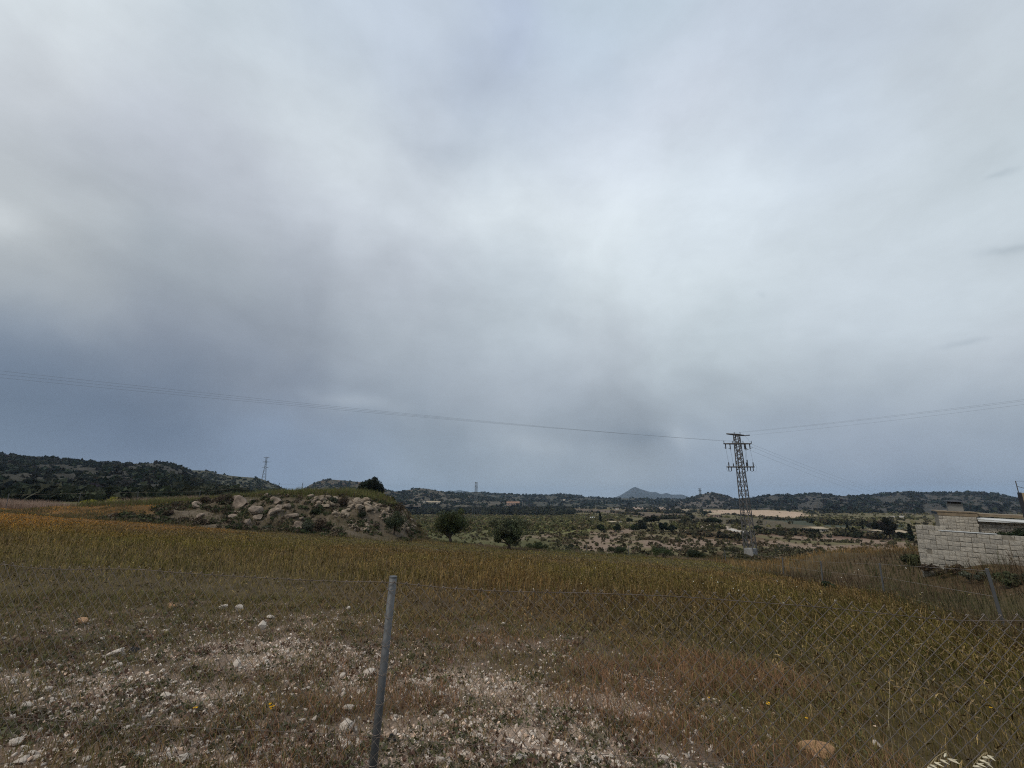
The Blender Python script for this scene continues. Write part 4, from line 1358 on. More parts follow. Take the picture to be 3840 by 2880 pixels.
TANF = polymask([(2650, 1913.5), (2780, 1912.5), (2900, 1914), (3000, 1919), (3036, 1931), (3020, 1940), (2960, 1943), (2860, 1938), (2740, 1930), (2650, 1924)])
FLD1 = polymask([(2060, 1905), (2290, 1911), (2560, 1930), (2700, 1955), (2540, 1952), (2300, 1925), (2080, 1917)])
FLD2 = polymask([(2540, 1938), (2700, 1941), (2960, 1950), (3060, 1958), (3060, 1990), (2830, 1988), (2640, 1965), (2500, 1950)])
FLD3 = polymask([(2580, 1998), (2720, 2000), (2830, 2012), (2950, 2030), (2760, 2032), (2580, 2015)])
FLD4 = polymask([(2830, 1998), (3010, 2002), (3200, 2006), (3460, 2030), (3300, 2028), (3000, 2014), (2830, 2010)])


def open_land(X, Y):
    m = np.zeros(X.shape, bool)
    for p in (TANF, FLD1, FLD2, FLD3, FLD4):
        m |= in_poly(X, Y, p)
    return m


DK = [(0.058, 0.052, 0.028), (0.085, 0.074, 0.040), (0.098, 0.074, 0.046), (0.074, 0.072, 0.034)]
GR = [(0.108, 0.106, 0.042), (0.13, 0.116, 0.052), (0.086, 0.086, 0.036), (0.135, 0.105, 0.058)]
FAR = [(0.026, 0.030, 0.018), (0.034, 0.036, 0.022), (0.042, 0.040, 0.026)]
d1 = scatter(8200, 52, 150, -0.30, 1.15, lambda X, Y, k: np.where(open_land(X, Y), 0.02, (0.25 + 0.75 * sst(-0.02, 0.16, k)) * 0.45 + 0.9 * sst(0.0, 0.16, k) * sst(0.42, 0.58, fbm(X * 0.09, Y * 0.06, 3, 201))), (0.35, 1.3), DK, 18, 0.40, power=0.8)
d1b = scatter(4200, 50, 150, -0.32, 0.16, lambda X, Y, k: 0.3 + 0.8 * sst(0.4, 0.6, fbm(X * 0.07, Y * 0.05, 3, 202)), (0.35, 1.25), GR + DK[:2], 16, 0.40, power=0.9)
stuff('badland_scrub', 'dark low scrub dotted over the pale eroded bank beyond the field', 'scrub', [d1, d1b], M['scrub'])
d2 = scatter(8500, 140, 385, -0.32, 0.24, lambda X, Y, k: np.where(open_land(X, Y), 0.0, 0.55 + 0.6 * sst(0.35, 0.6, fbm(X * 0.03, Y * 0.02, 3, 203))), (0.9, 1.9), GR, 12, 0.46)
d2b = scatter(5200, 150, 520, 0.14, 1.15, lambda X, Y, k: np.where(open_land(X, Y), 0.015, 0.12 + 1.1 * sst(0.46, 0.6, fbm(X * 0.018, Y * 0.035, 3, 205))), (1.0, 2.4), GR[:2] + DK[:2], 15, 0.45)
stuff('plateau_scrub', 'green scrub spread over the flat valley plateau behind the olives', 'scrub', [d2, d2b], M['scrub'])
d3 = scatter(2600, 380, 640, -0.42, 0.13, lambda X, Y, k: 0.25 + 0.9 * sst(0.3, 0.5, fbm(X * 0.012, Y * 0.012, 3, 207)), (3.2, 6.5), FAR, 22, 0.42, zs=(0.6, 0.95))
d3b = scatter(3200, 420, 1000, 0.05, 1.2, lambda X, Y, k: np.where(open_land(X, Y), 0.0, 0.08 + 1.1 * sst(0.50, 0.62, fbm(X * 0.010, Y * 0.016, 3, 209))), (2.5, 5.5), FAR, 18, 0.45, zs=(0.6, 0.9))
d3c = scatter(2600, 75, 190, -1.3, -0.55, lambda X, Y, k: 0.4 + 0.8 * sst(0.35, 0.55, fbm(X * 0.03, Y * 0.03, 3, 211)), (1.6, 3.6), [(0.026, 0.032, 0.017), (0.036, 0.042, 0.022), (0.05, 0.05, 0.03)], 30, 0.34)
stuff('wood_belt', 'dark belt of trees between the plateau and the far hills', 'wood', [d3, d3b], M['scrub'])
stuff('hill_foot_wood', 'dark thicket at the foot of the left hill behind the pinkish grass', 'wood', [d3c], M['scrub'])
# hedge lines in the fields
hl = []
for (a_, b_, n, s0, s1) in [((2580, 1999), (2790, 2022), 70, 1.2, 2.2), ((2840, 2003), (3060, 2014), 60, 0.8, 1.6), ((2850, 1995), (3010, 1999), 45, 0.9, 1.6), ((2860, 1946), (3060, 1956), 60, 1.2, 2.4), ((2700, 1930), (2860, 1940), 46, 1.4, 2.6), ((2460, 1948), (2600, 1944), 40, 2.0, 3.6), ((2560, 1964), (2640, 1962), 26, 1.8, 3.2), ((2300, 1922), (2410, 1935), 30, 2.0, 4.0), ((3060, 1962), (3300, 1972), 60, 1.6, 3.4), ((2740, 1963), (2800, 1966), 22, 1.6, 3.0), ((2350, 1918), (2560, 1924), 60, 3.0, 5.0), ((3120, 2008), (3330, 2020), 60, 1.4, 2.6)]:
    A, B = np.array(at(*a_, 60)), np.array(at(*b_, 60))
    t = rng.random(n)[:, None]
    P = A + (B - A) * t + rng.normal(size=(n, 3)) * np.array([1.2, 2.5, 0])
    s = rng.uniform(s0, s1, n)
    S = np.stack([s, s, s * 0.8], 1) * 0.5
    P[:, 2] = hgt(P[:, 0], P[:, 1]) + S[:, 2] * 0.7
    hl.append(leaf_cloud(P, S, 26, s * 0.36, np.array(DK + FAR)[rng.integers(7, size=n)], 0.3, 0.4))
stuff('hedge_lines', 'dark hedgerows and orchard lines between the valley fields', 'hedges', hl, M['scrub'])

# ------------------------------------------------------------------ rocks on the mound
ROCKS = []
for q in range(8):
    me = rock_mesh('rock', 300 + q, 3, 13, 0.10)
    me.materials.append(M['boulder'])
    ROCKS.append(me)
for i, (lb, x0, x1, y0, y1) in enumerate([
        ('largest pinkish boulder on the crest of the mound', 868, 924, 1861, 1903), ('flat-topped rock tucked behind the left of the largest boulder', 864, 892, 1859, 1876),
        ('low rounded rock leaning on the right side of the largest boulder', 918, 948, 1872, 1890), ('big square pale boulder below the largest boulder', 931, 979, 1899, 1933),
        ('smooth white-topped boulder under the square boulder', 937, 982, 1932, 1950), ('broad grey boulder, left of the leaning pair', 998, 1042, 1904, 1930),
        ('upright tilted boulder, right of the leaning pair', 1024, 1060, 1893, 1920), ('angular pale rock right of the tilted boulder', 1060, 1090, 1888, 1909),
        ('saddle-shaped rock high on the mound above the leaning pair', 1008, 1054, 1863, 1888), ('small pale rock nearest the mound skyline', 985, 1007, 1849, 1864),
        ('long flat slab lying right of the leaning pair', 1046, 1112, 1926, 1940), ('pale rounded rock left of the white-topped boulder', 852, 888, 1930, 1948),
        ('thin flat slab below the largest boulder', 860, 908, 1916, 1925), ('pale stone at the left foot of the mound', 730, 760, 1926, 1944),
        ('crumbly pale rock at the left shoulder of the mound', 714, 756, 1880, 1902), ('leaning brown rock under the white-topped boulder', 914, 938, 1946, 1970),
        ('rounded grey boulder at the mound foot, half hidden by sage', 1098, 1142, 1956, 1982), ('small white rock at the foot of the rounded grey boulder', 1100, 1120, 1975, 1990),
        ('flat grey stone above the rounded grey boulder', 1108, 1138, 1938, 1949), ('pale flat stone beside the left foot tufts of the mound', 700, 735, 1948, 1956)]):
    px, py = (x0 + x1) / 2, y1
    x, y, z = at(px, py)
    m_ = mpp(py, y)
    o = link('boulder', ROCKS[i % 8])
    w, h = (x1 - x0) * m_, (y1 - y0) * m_
    o.location = (x, y + w * 0.15, z)
    o.scale = (w * 0.98, w * 0.75, h * 1.2)
    o.rotation_euler = (rng.normal() * 0.1, rng.normal() * 0.1, rng.uniform(-0.5, 0.5) + (3.14 if i % 2 else 0))
    tag(o, lb, 'boulder', 'boulders on the mound')
OUTR = []
for q in range(6):
    me = rock_mesh('rock', 340 + q, 2, 8, 0.12)
    me.materials.append(M['outcrop'])
    OUTR.append(me)
oc = empty('rock_outcrop', at(1330, 1940), 0, 'pale broken rock outcrop and scree on the right half of the mound', 'rock outcrop')
ocl = Vector(oc.location)
for (x0, x1, y0, y1, n, s0, s1, fl) in [(1165, 1278, 1866, 1904, 46, 10, 26, 0.5), (1300, 1386, 1874, 1915, 44, 10, 34, 0.42), (1255, 1306, 1918, 1942, 20, 9, 24, 0.5), (1394, 1436, 1896, 1924, 18, 8, 20, 0.7), (1446, 1486, 1905, 1948, 30, 6, 16, 0.7), (1308, 1386, 1950, 1992, 46, 6, 16, 0.6), (1420, 1450, 1925, 1950, 14, 6, 14, 0.7), (1500, 1560, 1950, 1990, 30, 6, 18, 0.6), (1480, 1530, 1905, 1960, 26, 6, 18, 0.6)]:
    for q in range(n):
        px, py = rng.uniform(x0, x1), rng.uniform(y0, y1)
        x, y, z = at(px, py)
        if y > 52: continue
        s = rng.uniform(s0, s1) * mpp(py, y)
        o = link('rock', OUTR[int(rng.integers(6))], None, oc)
        o.location = Vector((x, y, z - 0.03)) - ocl
        o.scale = (s * rng.uniform(0.8, 1.3), s, s * fl * rng.uniform(0.7, 1.3) * 1.3)
        o.rotation_euler = (rng.normal() * 0.25, 0.22 + rng.normal() * 0.2, rng.uniform(0, 6.28))


n = 2800
X = rng.uniform(-33, -8.3, n); Y = rng.uniform(36.8, 50, n)
keep = (fbm(X * 0.5, Y * 0.5, 3, 245) > 0.44) & (rng.random(n) > 0.7 * sst(-13, -10.5, X))
X, Y = X[keep], Y[keep]; N = len(X)
s = rng.uniform(0.18, 0.62, N)
S = np.stack([s, s, s * 0.7], 1) * 0.5
v, f, cc = leaf_cloud(np.stack([X, Y, hgt(X, Y) + S[:, 2] * 0.6], 1), S, 34, s * 0.26, np.array([DRYB, GREEN, (0.10, 0.08, 0.055), (0.07, 0.072, 0.036)])[rng.integers(4, size=N)] * rng.uniform(0.7, 1.4, (N, 1)), 0.3, 0.3)
stuff('mound_scrub', 'low brown and green scrub growing between the rocks of the mound', 'scrub', [(v, f, cc)], M['scrub'])


# ------------------------------------------------------------------ grass
def blades(P, h, w, lean, col, colt=None, droop=0.0):
    """grass blades as bent tapering strips; all arguments arrays over blades"""
    N = len(P)
    f = rng.uniform(0, 2 * np.pi, N); a = rng.uniform(0, 2 * np.pi, N) * 0.75 - 0.6
    side = np.stack([np.cos(f), np.sin(f), np.zeros(N)], 1) * (w / 2)[:, None]
    ld = np.stack([np.cos(a), np.sin(a), np.zeros(N)], 1)
    up = np.array([0, 0, 1.0])
    mid = P + up * (h * 0.58)[:, None] + ld * (h * lean * 0.30)[:, None]
    tip = P + up * (h * np.sqrt(np.maximum(0.08, 1 - lean ** 2 * 0.6)))[:, None] + ld * (h * lean)[:, None]
    V = np.stack([P - side, P + side, mid - side * 0.75, mid + side * 0.75, tip], 1).reshape(-1, 3)
    base = (np.arange(N) * 5)[:, None]
    F = np.concatenate([base + [0, 1, 3], base + [0, 3, 2], base + [2, 3, 4]], 1).reshape(-1, 3)
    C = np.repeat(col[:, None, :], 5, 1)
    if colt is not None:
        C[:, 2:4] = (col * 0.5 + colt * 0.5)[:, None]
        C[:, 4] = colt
    return V, F, C.reshape(-1, 3), tip, ld


def ears(tip, ld, L, w, col):
    N = len(tip)
    f = rng.uniform(0, 2 * np.pi, N)
    dr = rng.uniform(-1.0, 0.9, N)
    d = ld * rng.uniform(0.5, 1.0, N)[:, None] + np.array([0, 0, 1.0]) * dr[:, None]
    d /= np.linalg.norm(d, axis=1)[:, None]
    s = np.cross(d, np.stack([np.cos(f), np.sin(f), 0.3 * np.ones(N)], 1)); s /= np.linalg.norm(s, axis=1)[:, None]
    s2 = np.cross(d, s)
    m = tip + d * (L * 0.45)[:, None]; e = tip + d * L[:, None] - np.array([0, 0, 1.0]) * (L * 0.25)[:, None]
    V = np.stack([tip, m - s * (w / 2)[:, None], m + s * (w / 2)[:, None], e, m - s2 * (w / 2)[:, None], m + s2 * (w / 2)[:, None]], 1).reshape(-1, 3)
    b = (np.arange(N) * 6)[:, None]
    F = np.concatenate([b + [0, 1, 2], b + [1, 3, 2], b + [0, 4, 5], b + [4, 3, 5]], 1).reshape(-1, 3)
    return V, F, np.repeat(col, 6, 0)


def sample(n, ylo, yhi, p):
    """positions inside the view, denser near: Y ~ density Y * Y^-p"""
    q = 2.0 - p
    Y = (ylo ** q + (yhi ** q - ylo ** q) * rng.random(n)) ** (1 / q)
    X = rng.uniform(-1, 1, n) * (1.2 * Y + 1.0)
    return X, Y


def mound_mask(X, Y):
    return (Y > 36.9) & (X < -9.2) & (X > -31)


PALEST = np.array([0.40, 0.29, 0.13]); REDD = np.array([0.215, 0.125, 0.088]); GREYG = np.array([0.120, 0.115, 0.055]); PURP = np.array([0.18, 0.11, 0.085])

# 1 the stony foreground and its low dry tufts
X, Y = sample(310000, 2.0, 11.0, 1.35)
g = gravel_mask(X, Y)
tuft = fbm(X * 3.2, Y * 3.2, 3, 221)
keep = (g > 0.04) & (rng.random(len(X)) < (0.32 + 0.7 * sst(0.36, 0.60, tuft)) * (1 - 0.25 * g) * (1 - 0.55 * gravel_spots(X, Y)))
X, Y, g, tuft = X[keep], Y[keep], g[keep], tuft[keep]
N = len(X)
red = sst(0.45, 0.62, fbm(X * 0.9 + 5, Y * 0.9, 3, 223)) * sst(-2.6, -0.9, X) * (1 - sst(6.2, 7.4, Y))
mixc = rng.random(N)
c = np.where((mixc < 0.5)[:, None], GREYG, np.where((mixc < 0.8)[:, None], np.array([0.145, 0.095, 0.058]), np.array([0.22, 0.16, 0.10])))
lw = sst(2.0, 4.5, -X)[:, None]
c = c * (1 - 0.35 * lw) + np.array([0.105, 0.108, 0.05]) * 0.35 * lw
c = np.where((rng.random(N) < red * 0.6)[:, None], np.where((rng.random(N) < 0.6)[:, None], REDD, PURP), c)
c = c * rng.uniform(0.5, 1.5, (N, 1)) * np.array([1.14, 1.05, 0.80])
h = (0.03 + 0.075 * rng.random(N) ** 1.4) * (1 + 1.1 * red + 0.6 * (1 - g))
P = np.stack([X, Y, hgt(X, Y) - 0.005], 1)
v, f, cc, tp, ld = blades(P, h, 0.0036 * np.maximum(1, Y / 4.5) * rng.uniform(0.7, 1.6, N), rng.uniform(0.15, 1.0, N), c, c * 1.25)
stuff('low_grass', 'short grey-green and reddish dry tufts on the stony ground', 'grass', [(v, f, cc)], M['grass'])

n = 18000
X, Y = sample(n, 2.0, 10.5, 1.35)
g = gravel_mask(X, Y); tuft = fbm(X * 2.4 + 3, Y * 2.4, 3, 225)
keep = (g > 0.03) & (rng.random(n) < 0.15 + 1.0 * sst(0.42, 0.58, tuft))
X, Y = X[keep], Y[keep]; N = len(X)
s = rng.uniform(0.025, 0.085, N)
S = np.stack([s, s, s * rng.uniform(0.35, 0.7, N)], 1)
cl = np.array([[0.118, 0.116, 0.062], [0.14, 0.12, 0.076], [0.15, 0.092, 0.06], [0.10, 0.10, 0.048], [0.175, 0.105, 0.076]])[rng.integers(5, size=N)] * rng.uniform(0.6, 1.3, (N, 1))
v, f, cc = leaf_cloud(np.stack([X, Y, hgt(X, Y) + S[:, 2] * 0.3], 1), S, 16, s * 0.34, cl, 0.35, 0.3)
stuff('ground_weeds', 'low grey-green and brown cushion weeds creeping over the gravel', 'weeds', [(v, f, cc)], M['grass'])

# 2 the dry cereal field
X, Y = sample(275000, 2.0, 52.0, 1.55)
g = gravel_mask(X, Y)
fx = np.interp(Y, FENCE_R[:, 1], FENCE_R[:, 0])
k = X / Y
Elim = np.interp(k, [-1.3, -0.6, -0.45, -0.22, 0.0, 0.25, 0.40, 0.47, 0.62, 1.3], [49.5, 49.5, 60, 45, 39, 42, 44, 46, 60, 60])
keep = (rng.random(len(X)) > g * 1.15) & ~mound_mask(X, Y) & (X < fx + 0.3) & (Y < Elim)
X, Y = X[keep], Y[keep]
N = len(X)
rt = sst(-1.0, 3.0, X)[:, None] * (1 - sst(12, 24, Y))[:, None]
c = field_col(X, Y) * rng.uniform(0.25, 1.65, (N, 1)) * (1 - rt * np.array([0.38, 0.38, 0.30]))
c = c * (0.35 + 1.3 * vnoise(X * 6.5, Y * 6.5, 301))[:, None] * (0.55 + 0.9 * vnoise(X * 2.3, Y * 2.3, 302))[:, None]
c = np.where((rng.random(N) < 0.17)[:, None], PALEST * rng.uniform(0.6, 1.1, (N, 1)), c)
c = np.where((rng.random(N) < 0.16)[:, None], np.array([0.085, 0.088, 0.020]) * rng.uniform(0.7, 1.3, (N, 1)), c)
h = rng.uniform(0.16, 0.40, N) * (0.20 + 0.80 * sst(0.88, 2.2, gravel_q(X, Y) + 0.5 * (fbm(X * 0.7, Y * 0.7, 3, 233) - 0.5))) * (0.75 + 0.5 * fbm(X * 0.5, Y * 0.5, 3, 231))
nearl = sst(0.0, 5.5, -X) * (1 - sst(7.0, 24.0, Y))
h *= (1 - 0.55 * nearl) * (1 - 0.74 * sst(10, 34, Y)) * np.where(rng.random(N) < 0.06, 1.35, 1.0)
P = np.stack([X, Y, hgt(X, Y) - 0.01], 1)
wd_ = 0.0032 * np.maximum(1, (Y / 4.5) ** 0.92) * rng.uniform(0.7, 1.5, N)
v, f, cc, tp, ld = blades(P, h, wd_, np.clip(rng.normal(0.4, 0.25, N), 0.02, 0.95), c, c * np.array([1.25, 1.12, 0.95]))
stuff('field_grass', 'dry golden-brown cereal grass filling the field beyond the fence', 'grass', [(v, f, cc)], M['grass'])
pe = rng.random(N) < 0.36 * sst(5.5, 9.0, Y + 2 * (X > 1.5)) * (1 - 0.75 * nearl)
tp, ld, ec, ey = tp[pe], ld[pe], c[pe], Y[pe]
n_ = len(tp)
ecol = np.where((rng.random(n_) < 0.35)[:, None], np.array([0.06, 0.034, 0.013]), np.where((rng.random(n_) < 0.5)[:, None], np.array([0.29, 0.21, 0.11]), ec * 1.25)) * rng.uniform(0.7, 1.3, (n_, 1))
L = rng.uniform(0.05, 0.10, n_) * np.maximum(1, (ey / 14) ** 0.55)
v, f, cc = ears(tp, ld, L, L * 0.17, ecol)
stuff('cereal_ears', 'nodding brown and golden ears of the dry cereal', 'cereal ears', [(v, f, cc)], M['grass'])

# 3 weeds beyond the right-hand fence and on the bank
X, Y = sample(90000, 6.0, 60.0, 1.5)
fx = np.interp(Y, FENCE_R[:, 1], FENCE_R[:, 0])
keep = (X > fx - 0.9) & (X < 1.25 * Y) & ((Y - 21) / -0.4 - X + 17.0 < 99)
behind = (Y > 20.4 - (X - 17.7) * 0.4) & (X > 17.4) & (Y < 40)
keep &= ~(behind & (X > ray(3435, 2050)[0] * Y + 0.2))
X, Y = X[keep], Y[keep]; N = len(X)
nz_ = fbm(X * 0.35, Y * 0.3, 3, 241)
gold = sst(26, 31, Y) * (1 - sst(40, 50, Y))
c = np.where((nz_ < 0.47)[:, None], np.array([0.050, 0.050, 0.020]), np.array([0.062, 0.042, 0.024]))
c = c * (1 - gold[:, None]) + np.array([0.215, 0.135, 0.055]) * gold[:, None]
c = np.where((rng.random(N) < 0.12)[:, None], GREYG * 0.8, c) * rng.uniform(0.5, 1.5, (N, 1)) * (0.5 + vnoise(X * 2.5, Y * 2.5, 303))[:, None]
nearw = sst(15.5, 18.0, X) * sst(14.5, 17.5, Y) * (1 - sst(22, 25, Y))
h = rng.uniform(0.22, 0.62, N) * (0.6 + 0.8 * nz_) * (1 + 0.6 * nearw)
P = np.stack([X, Y, hgt(X, Y) - 0.01], 1)
v, f, cc, tp, ld = blades(P, h, 0.0040 * np.maximum(1, (Y / 5) ** 0.9) * rng.uniform(0.7, 1.5, N), np.clip(rng.normal(0.4, 0.28, N), 0.02, 0.95), c, c * 1.15)
stuff('verge_weeds', 'tangled grey-green and brown weeds between the fence and the block wall', 'weeds', [(v, f, cc)], M['grass'])

# 4 rough grass on the mound and the pinkish strip behind the field
n = 56000
X = rng.uniform(-42, -8, n); Y = rng.uniform(36, 60, n)
nz_ = fbm(X * 0.5, Y * 0.5, 4, 251)
top = sst(43.0, 45.5, Y)
bare = in_poly(X, Y, [(-23, 40), (-10, 37), (-9.5, 43), (-13, 45), (-22, 44)])
keep = rng.random(n) < np.maximum(top, np.where(bare, 0.3, 0.95) * sst(0.38, 0.52, nz_) + 0.10)
X, Y, nz_, top = X[keep], Y[keep], nz_[keep], top[keep]; N = len(X)
fl_ = sst(-14.5, -11.5, X)
kp = rng.random(N) > 0.62 * fl_
X, Y, nz_, top, fl_ = X[kp], Y[kp], nz_[kp], top[kp], fl_[kp]; N = len(X)
c = np.where((rng.random(N) < (0.25 + 0.55 * top) * (1 - 0.6 * fl_))[:, None], np.array([0.105, 0.108, 0.034]), np.array([0.13, 0.095, 0.048])) * rng.uniform(0.6, 1.4, (N, 1))
h = rng.uniform(0.18, 0.5, N) * (0.6 + 1.25 * top * (1 - 0.6 * fl_)) * (0.4 + 1.1 * nz_)
P = np.stack([X, Y, hgt(X, Y) - 0.02], 1)
m1 = blades(P, h, 0.032 * rng.uniform(0.7, 1.5, N), np.clip(rng.normal(0.35, 0.25, N), 0.02, 0.9), c, c * 1.2)
stuff('mound_grass', 'rough green-brown grass covering the rocky mound', 'grass', [m1[:3]], M['grass'])
n = 42000
X = rng.uniform(-84, -28, n); Y = rng.uniform(49.5, 62, n)
keep = (X > -1.25 * Y)
X, Y = X[keep], Y[keep]; N = len(X)
pk = sst(-46, -40, -X - 86 + 0 * Y)  # more pink to the left
pk = sst(30, 36, -X)
c = (np.array([0.27, 0.185, 0.135]) * pk[:, None] + np.array([0.10, 0.105, 0.045]) * (1 - pk[:, None])) * rng.uniform(0.7, 1.35, (N, 1))
h = rng.uniform(0.5, 1.15, N) * (0.6 + 0.8 * fbm(X * 0.15, Y * 0.15, 3, 261)) * (0.55 + 0.45 * pk)
P = np.stack([X, Y, hgt(X, Y) - 0.02], 1)
m2 = blades(P, h, 0.03 * rng.uniform(0.7, 1.5, N), np.clip(rng.normal(0.3, 0.2, N), 0.02, 0.9), c, c * 1.15)
stuff('feather_grass', 'tall pinkish feathery grass along the back edge of the field', 'grass', [m2[:3]], M['grass'])
# pinkish rough grass past the field edge around the olives and shrubs
n = 32000
k = rng.uniform(-0.26, 0.62, n); Y = rng.uniform(37, 66, n); X = k * Y
Elim = np.interp(k, [-0.22, 0.0, 0.25, 0.40, 0.47, 0.62], [45, 39, 42, 44, 46, 60])
keep = (Y > Elim - 2.0)
X, Y = X[keep], Y[keep]; N = len(X)
nz_ = fbm(X * 0.2, Y * 0.2, 3, 271)
c = np.where((nz_ > 0.5)[:, None], np.array([0.165, 0.12, 0.076]), np.array([0.105, 0.104, 0.042])) * rng.uniform(0.65, 1.35, (N, 1))
h = rng.uniform(0.06, 0.24, N)
P = np.stack([X, Y, hgt(X, Y) - 0.02], 1)
m3 = blades(P, h, 0.026 * rng.uniform(0.7, 1.5, N), np.clip(rng.normal(0.35, 0.25, N), 0.02, 0.9), c, c * 1.15)
stuff('edge_grass', 'rough pinkish-brown grass beyond the far edge of the field', 'grass', [m3[:3]], M['grass'])

# ------------------------------------------------------------------ stones of the foreground
IV = np.array([(-1, -1, -1), (1, -1, -1), (1, 1, -1), (-1, 1, -1), (-0.8, -0.7, 1), (0.7, -0.8, 1), (0.8, 0.7, 1), (-0.7, 0.8, 1)], float) * 0.40
IF = np.array([(0, 2, 1), (0, 3, 2), (4, 5, 6), (4, 6, 7), (0, 1, 5), (0, 5, 4), (1, 2, 6), (1, 6, 5), (2, 3, 7), (2, 7, 6), (3, 0, 4), (3, 4, 7)])


def pebble_cloud(X, Y, s, cols, flat=(0.4, 0.75)):
    N = len(X)
    V = IV[None] * (1 + rng.normal(size=(N, len(IV), 3)) * 0.24)
    S = np.stack([s * rng.uniform(0.75, 1.3, N), s * rng.uniform(0.7, 1.1, N), s * rng.uniform(flat[0], flat[1], N)], 1)
    V = V * S[:, None]
    tl = rng.normal(size=(N, 2)) * 0.35
    V[..., 2] = V[..., 2] + V[..., 0] * tl[:, None, 0] + V[..., 1] * tl[:, None, 1]
    a = rng.uniform(0, 6.28, N); ca, sa = np.cos(a)[:, None], np.sin(a)[:, None]
    x, y = V[..., 0] * ca - V[..., 1] * sa, V[..., 0] * sa + V[..., 1] * ca
    V[..., 0], V[..., 1] = x + X[:, None], y + Y[:, None]
    V[..., 2] += (hgt(X, Y) + s * 0.12)[:, None]
    F = IF[None] + (np.arange(N) * len(IV))[:, None, None]
    return V.reshape(-1, 3), F.reshape(-1, 3), np.repeat(cols, len(IV), 0)


X, Y = sample(88000, 2.2, 9.6, 1.3)
g = gravel_mask(X, Y)
pn = fbm(X * 1.5, Y * 1.5, 3, 281)
keep = rng.random(len(X)) < g * (0.18 + 0.5 * sst(0.48, 0.66, pn) + 0.9 * gravel_spots(X, Y))
X, Y = X[keep], Y[keep]; N = len(X)
s = 0.006 + 0.032 * rng.random(N) ** 3.4
cols = np.array([0.68, 0.58, 0.49]) * rng.uniform(0.55, 1.2, (N, 1)) * np.where((rng.random(N) < 0.25)[:, None], np.array([1.0, 0.86, 0.76]), np.array([1, 1, 1]))
gv = pebble_cloud(X, Y, s, cols)
stuff('gravel', 'pale limestone gravel scattered in the bare foreground soil', 'gravel', [gv], M['gravel'])

STN = []
for q in range(8):
    me = rock_mesh('stone', 400 + q, 2, 7, 0.07)
    me.materials.append(M['lime'])
    STN.append(me)
STT = []
for q in range(2):
    me = rock_mesh('stone', 430 + q, 3, 16, 0.16)
    me.materials.append(M['tan'])
    STT.append(me)


def stone(label, px, py, w, flat=0.55, tan=False, group='loose stones on the foreground', rz=None, i=0, lift=0.0):
    x, y, z = at(px, py)
    s = w * mpp(py, y)
    o = link('stone', (STT if tan else STN)[i % (2 if tan else 8)])
    o.location = (x, y, z + lift)
    o.scale = (s, s * (0.8 if not tan else 0.55), s * flat)
    o.rotation_euler = (rng.normal() * 0.15, rng.normal() * 0.15, rng.uniform(0, 6.28) if rz is None else rz)
    return tag(o, label, 'stone', group)


for i, (lb, px, py, w, fl, tn) in enumerate([
        ('large tan stone lying in the grass at bottom right behind the mesh', 3080, 2828, 128, 0.42, True),
        ('tan flat stone in the grass near the left edge', 310, 2340, 52, 0.45, True),
        ('small tan stone above the stony patch, left of the white stones', 646, 2278, 44, 0.45, True),
        ('white flat stone at the left of the upper white stone row', 836, 2284, 38, 0.5, False),
        ('bright upright white stone in the upper stone row', 895, 2292, 30, 0.95, False),
        ('low white stone right of the upright white stone', 1012, 2319, 28, 0.5, False),
        ('angular white stone below the upper stone row', 984, 2358, 38, 0.85, False),
        ('leaning white stone in the middle of the left gravel', 886, 2504, 34, 0.95, False),
        ('broad white slab beside the black scrap on the left', 440, 2458, 64, 0.4, False),
        ('white stone near the left edge, above the lower fence wire', 96, 2652, 40, 0.5, False),
        ('pale stone cluster head left of centre gravel', 620, 2618, 48, 0.5, False),
        ('pinkish stone at the bottom left corner', 58, 2792, 52, 0.5, False),
        ('pinkish flat stone at the bottom edge, left part', 676, 2858, 66, 0.45, False),
        ('white stone with dark shaded side right of the post', 1648, 2612, 34, 0.7, False),
        ('smaller of the two round pale stones right of the post', 1778, 2402, 18, 0.8, False),
        ('larger of the two round pale stones right of the post', 1796, 2426, 26, 0.7, False),
        ('pale block stone just left of the post near its foot', 1310, 2672, 46, 0.7, False),
        ('tall pale stone by the curved twig left of the post', 1302, 2744, 56, 0.85, False),
        ('small white stone left of the post top', 1306, 2288, 20, 0.8, False),
        ('pale stone at the bottom edge right of the post foot', 1648, 2862, 34, 0.8, False),
        ('broad beige stone at the bottom edge, centre', 1956, 2856, 50, 0.6, False),
        ('small white stone under the top wire right of centre', 1886, 2344, 16, 0.8, False),
        ('white chip low right of centre above the bottom wire', 2328, 2802, 24, 0.6, False),
        ('white rounded stone at the bottom edge, right of centre', 2486, 2858, 44, 0.8, False),
        ('white stone to the right of the large tan stone', 3292, 2804, 44, 0.5, False),
        ('small white stone left of the large tan stone', 2886, 2770, 26, 0.6, False),
        ('crumbly pale lump left of the post at mid height', 1384, 2532, 62, 0.4, False),
        ('small pink stone right of the post at mid height', 1608, 2556, 24, 0.7, False)]):
    stone(lb, px, py, w, fl, tn, i=i, rz=-0.35 if tn else None)
zones = [((40, 1000, 2480, 2860), 'small white limestone chip among the low tufts left of the post', 'small stones left of the post', 120),
         ((1010, 1400, 2380, 2860), 'small pale stone in the bare gravel just left of the post', 'small stones beside the post', 50),
         ((1460, 2100, 2380, 2870), 'small pale stone in the gravel right of the post', 'small stones right of the post', 70),
         ((2100, 2900, 2560, 2870), 'small pale stone among reddish grass at lower right', 'small stones in the reddish grass', 34),
         ((120, 1300, 2270, 2480), 'small white stone at the back of the stony patch', 'small stones at the back of the stony patch', 26)]
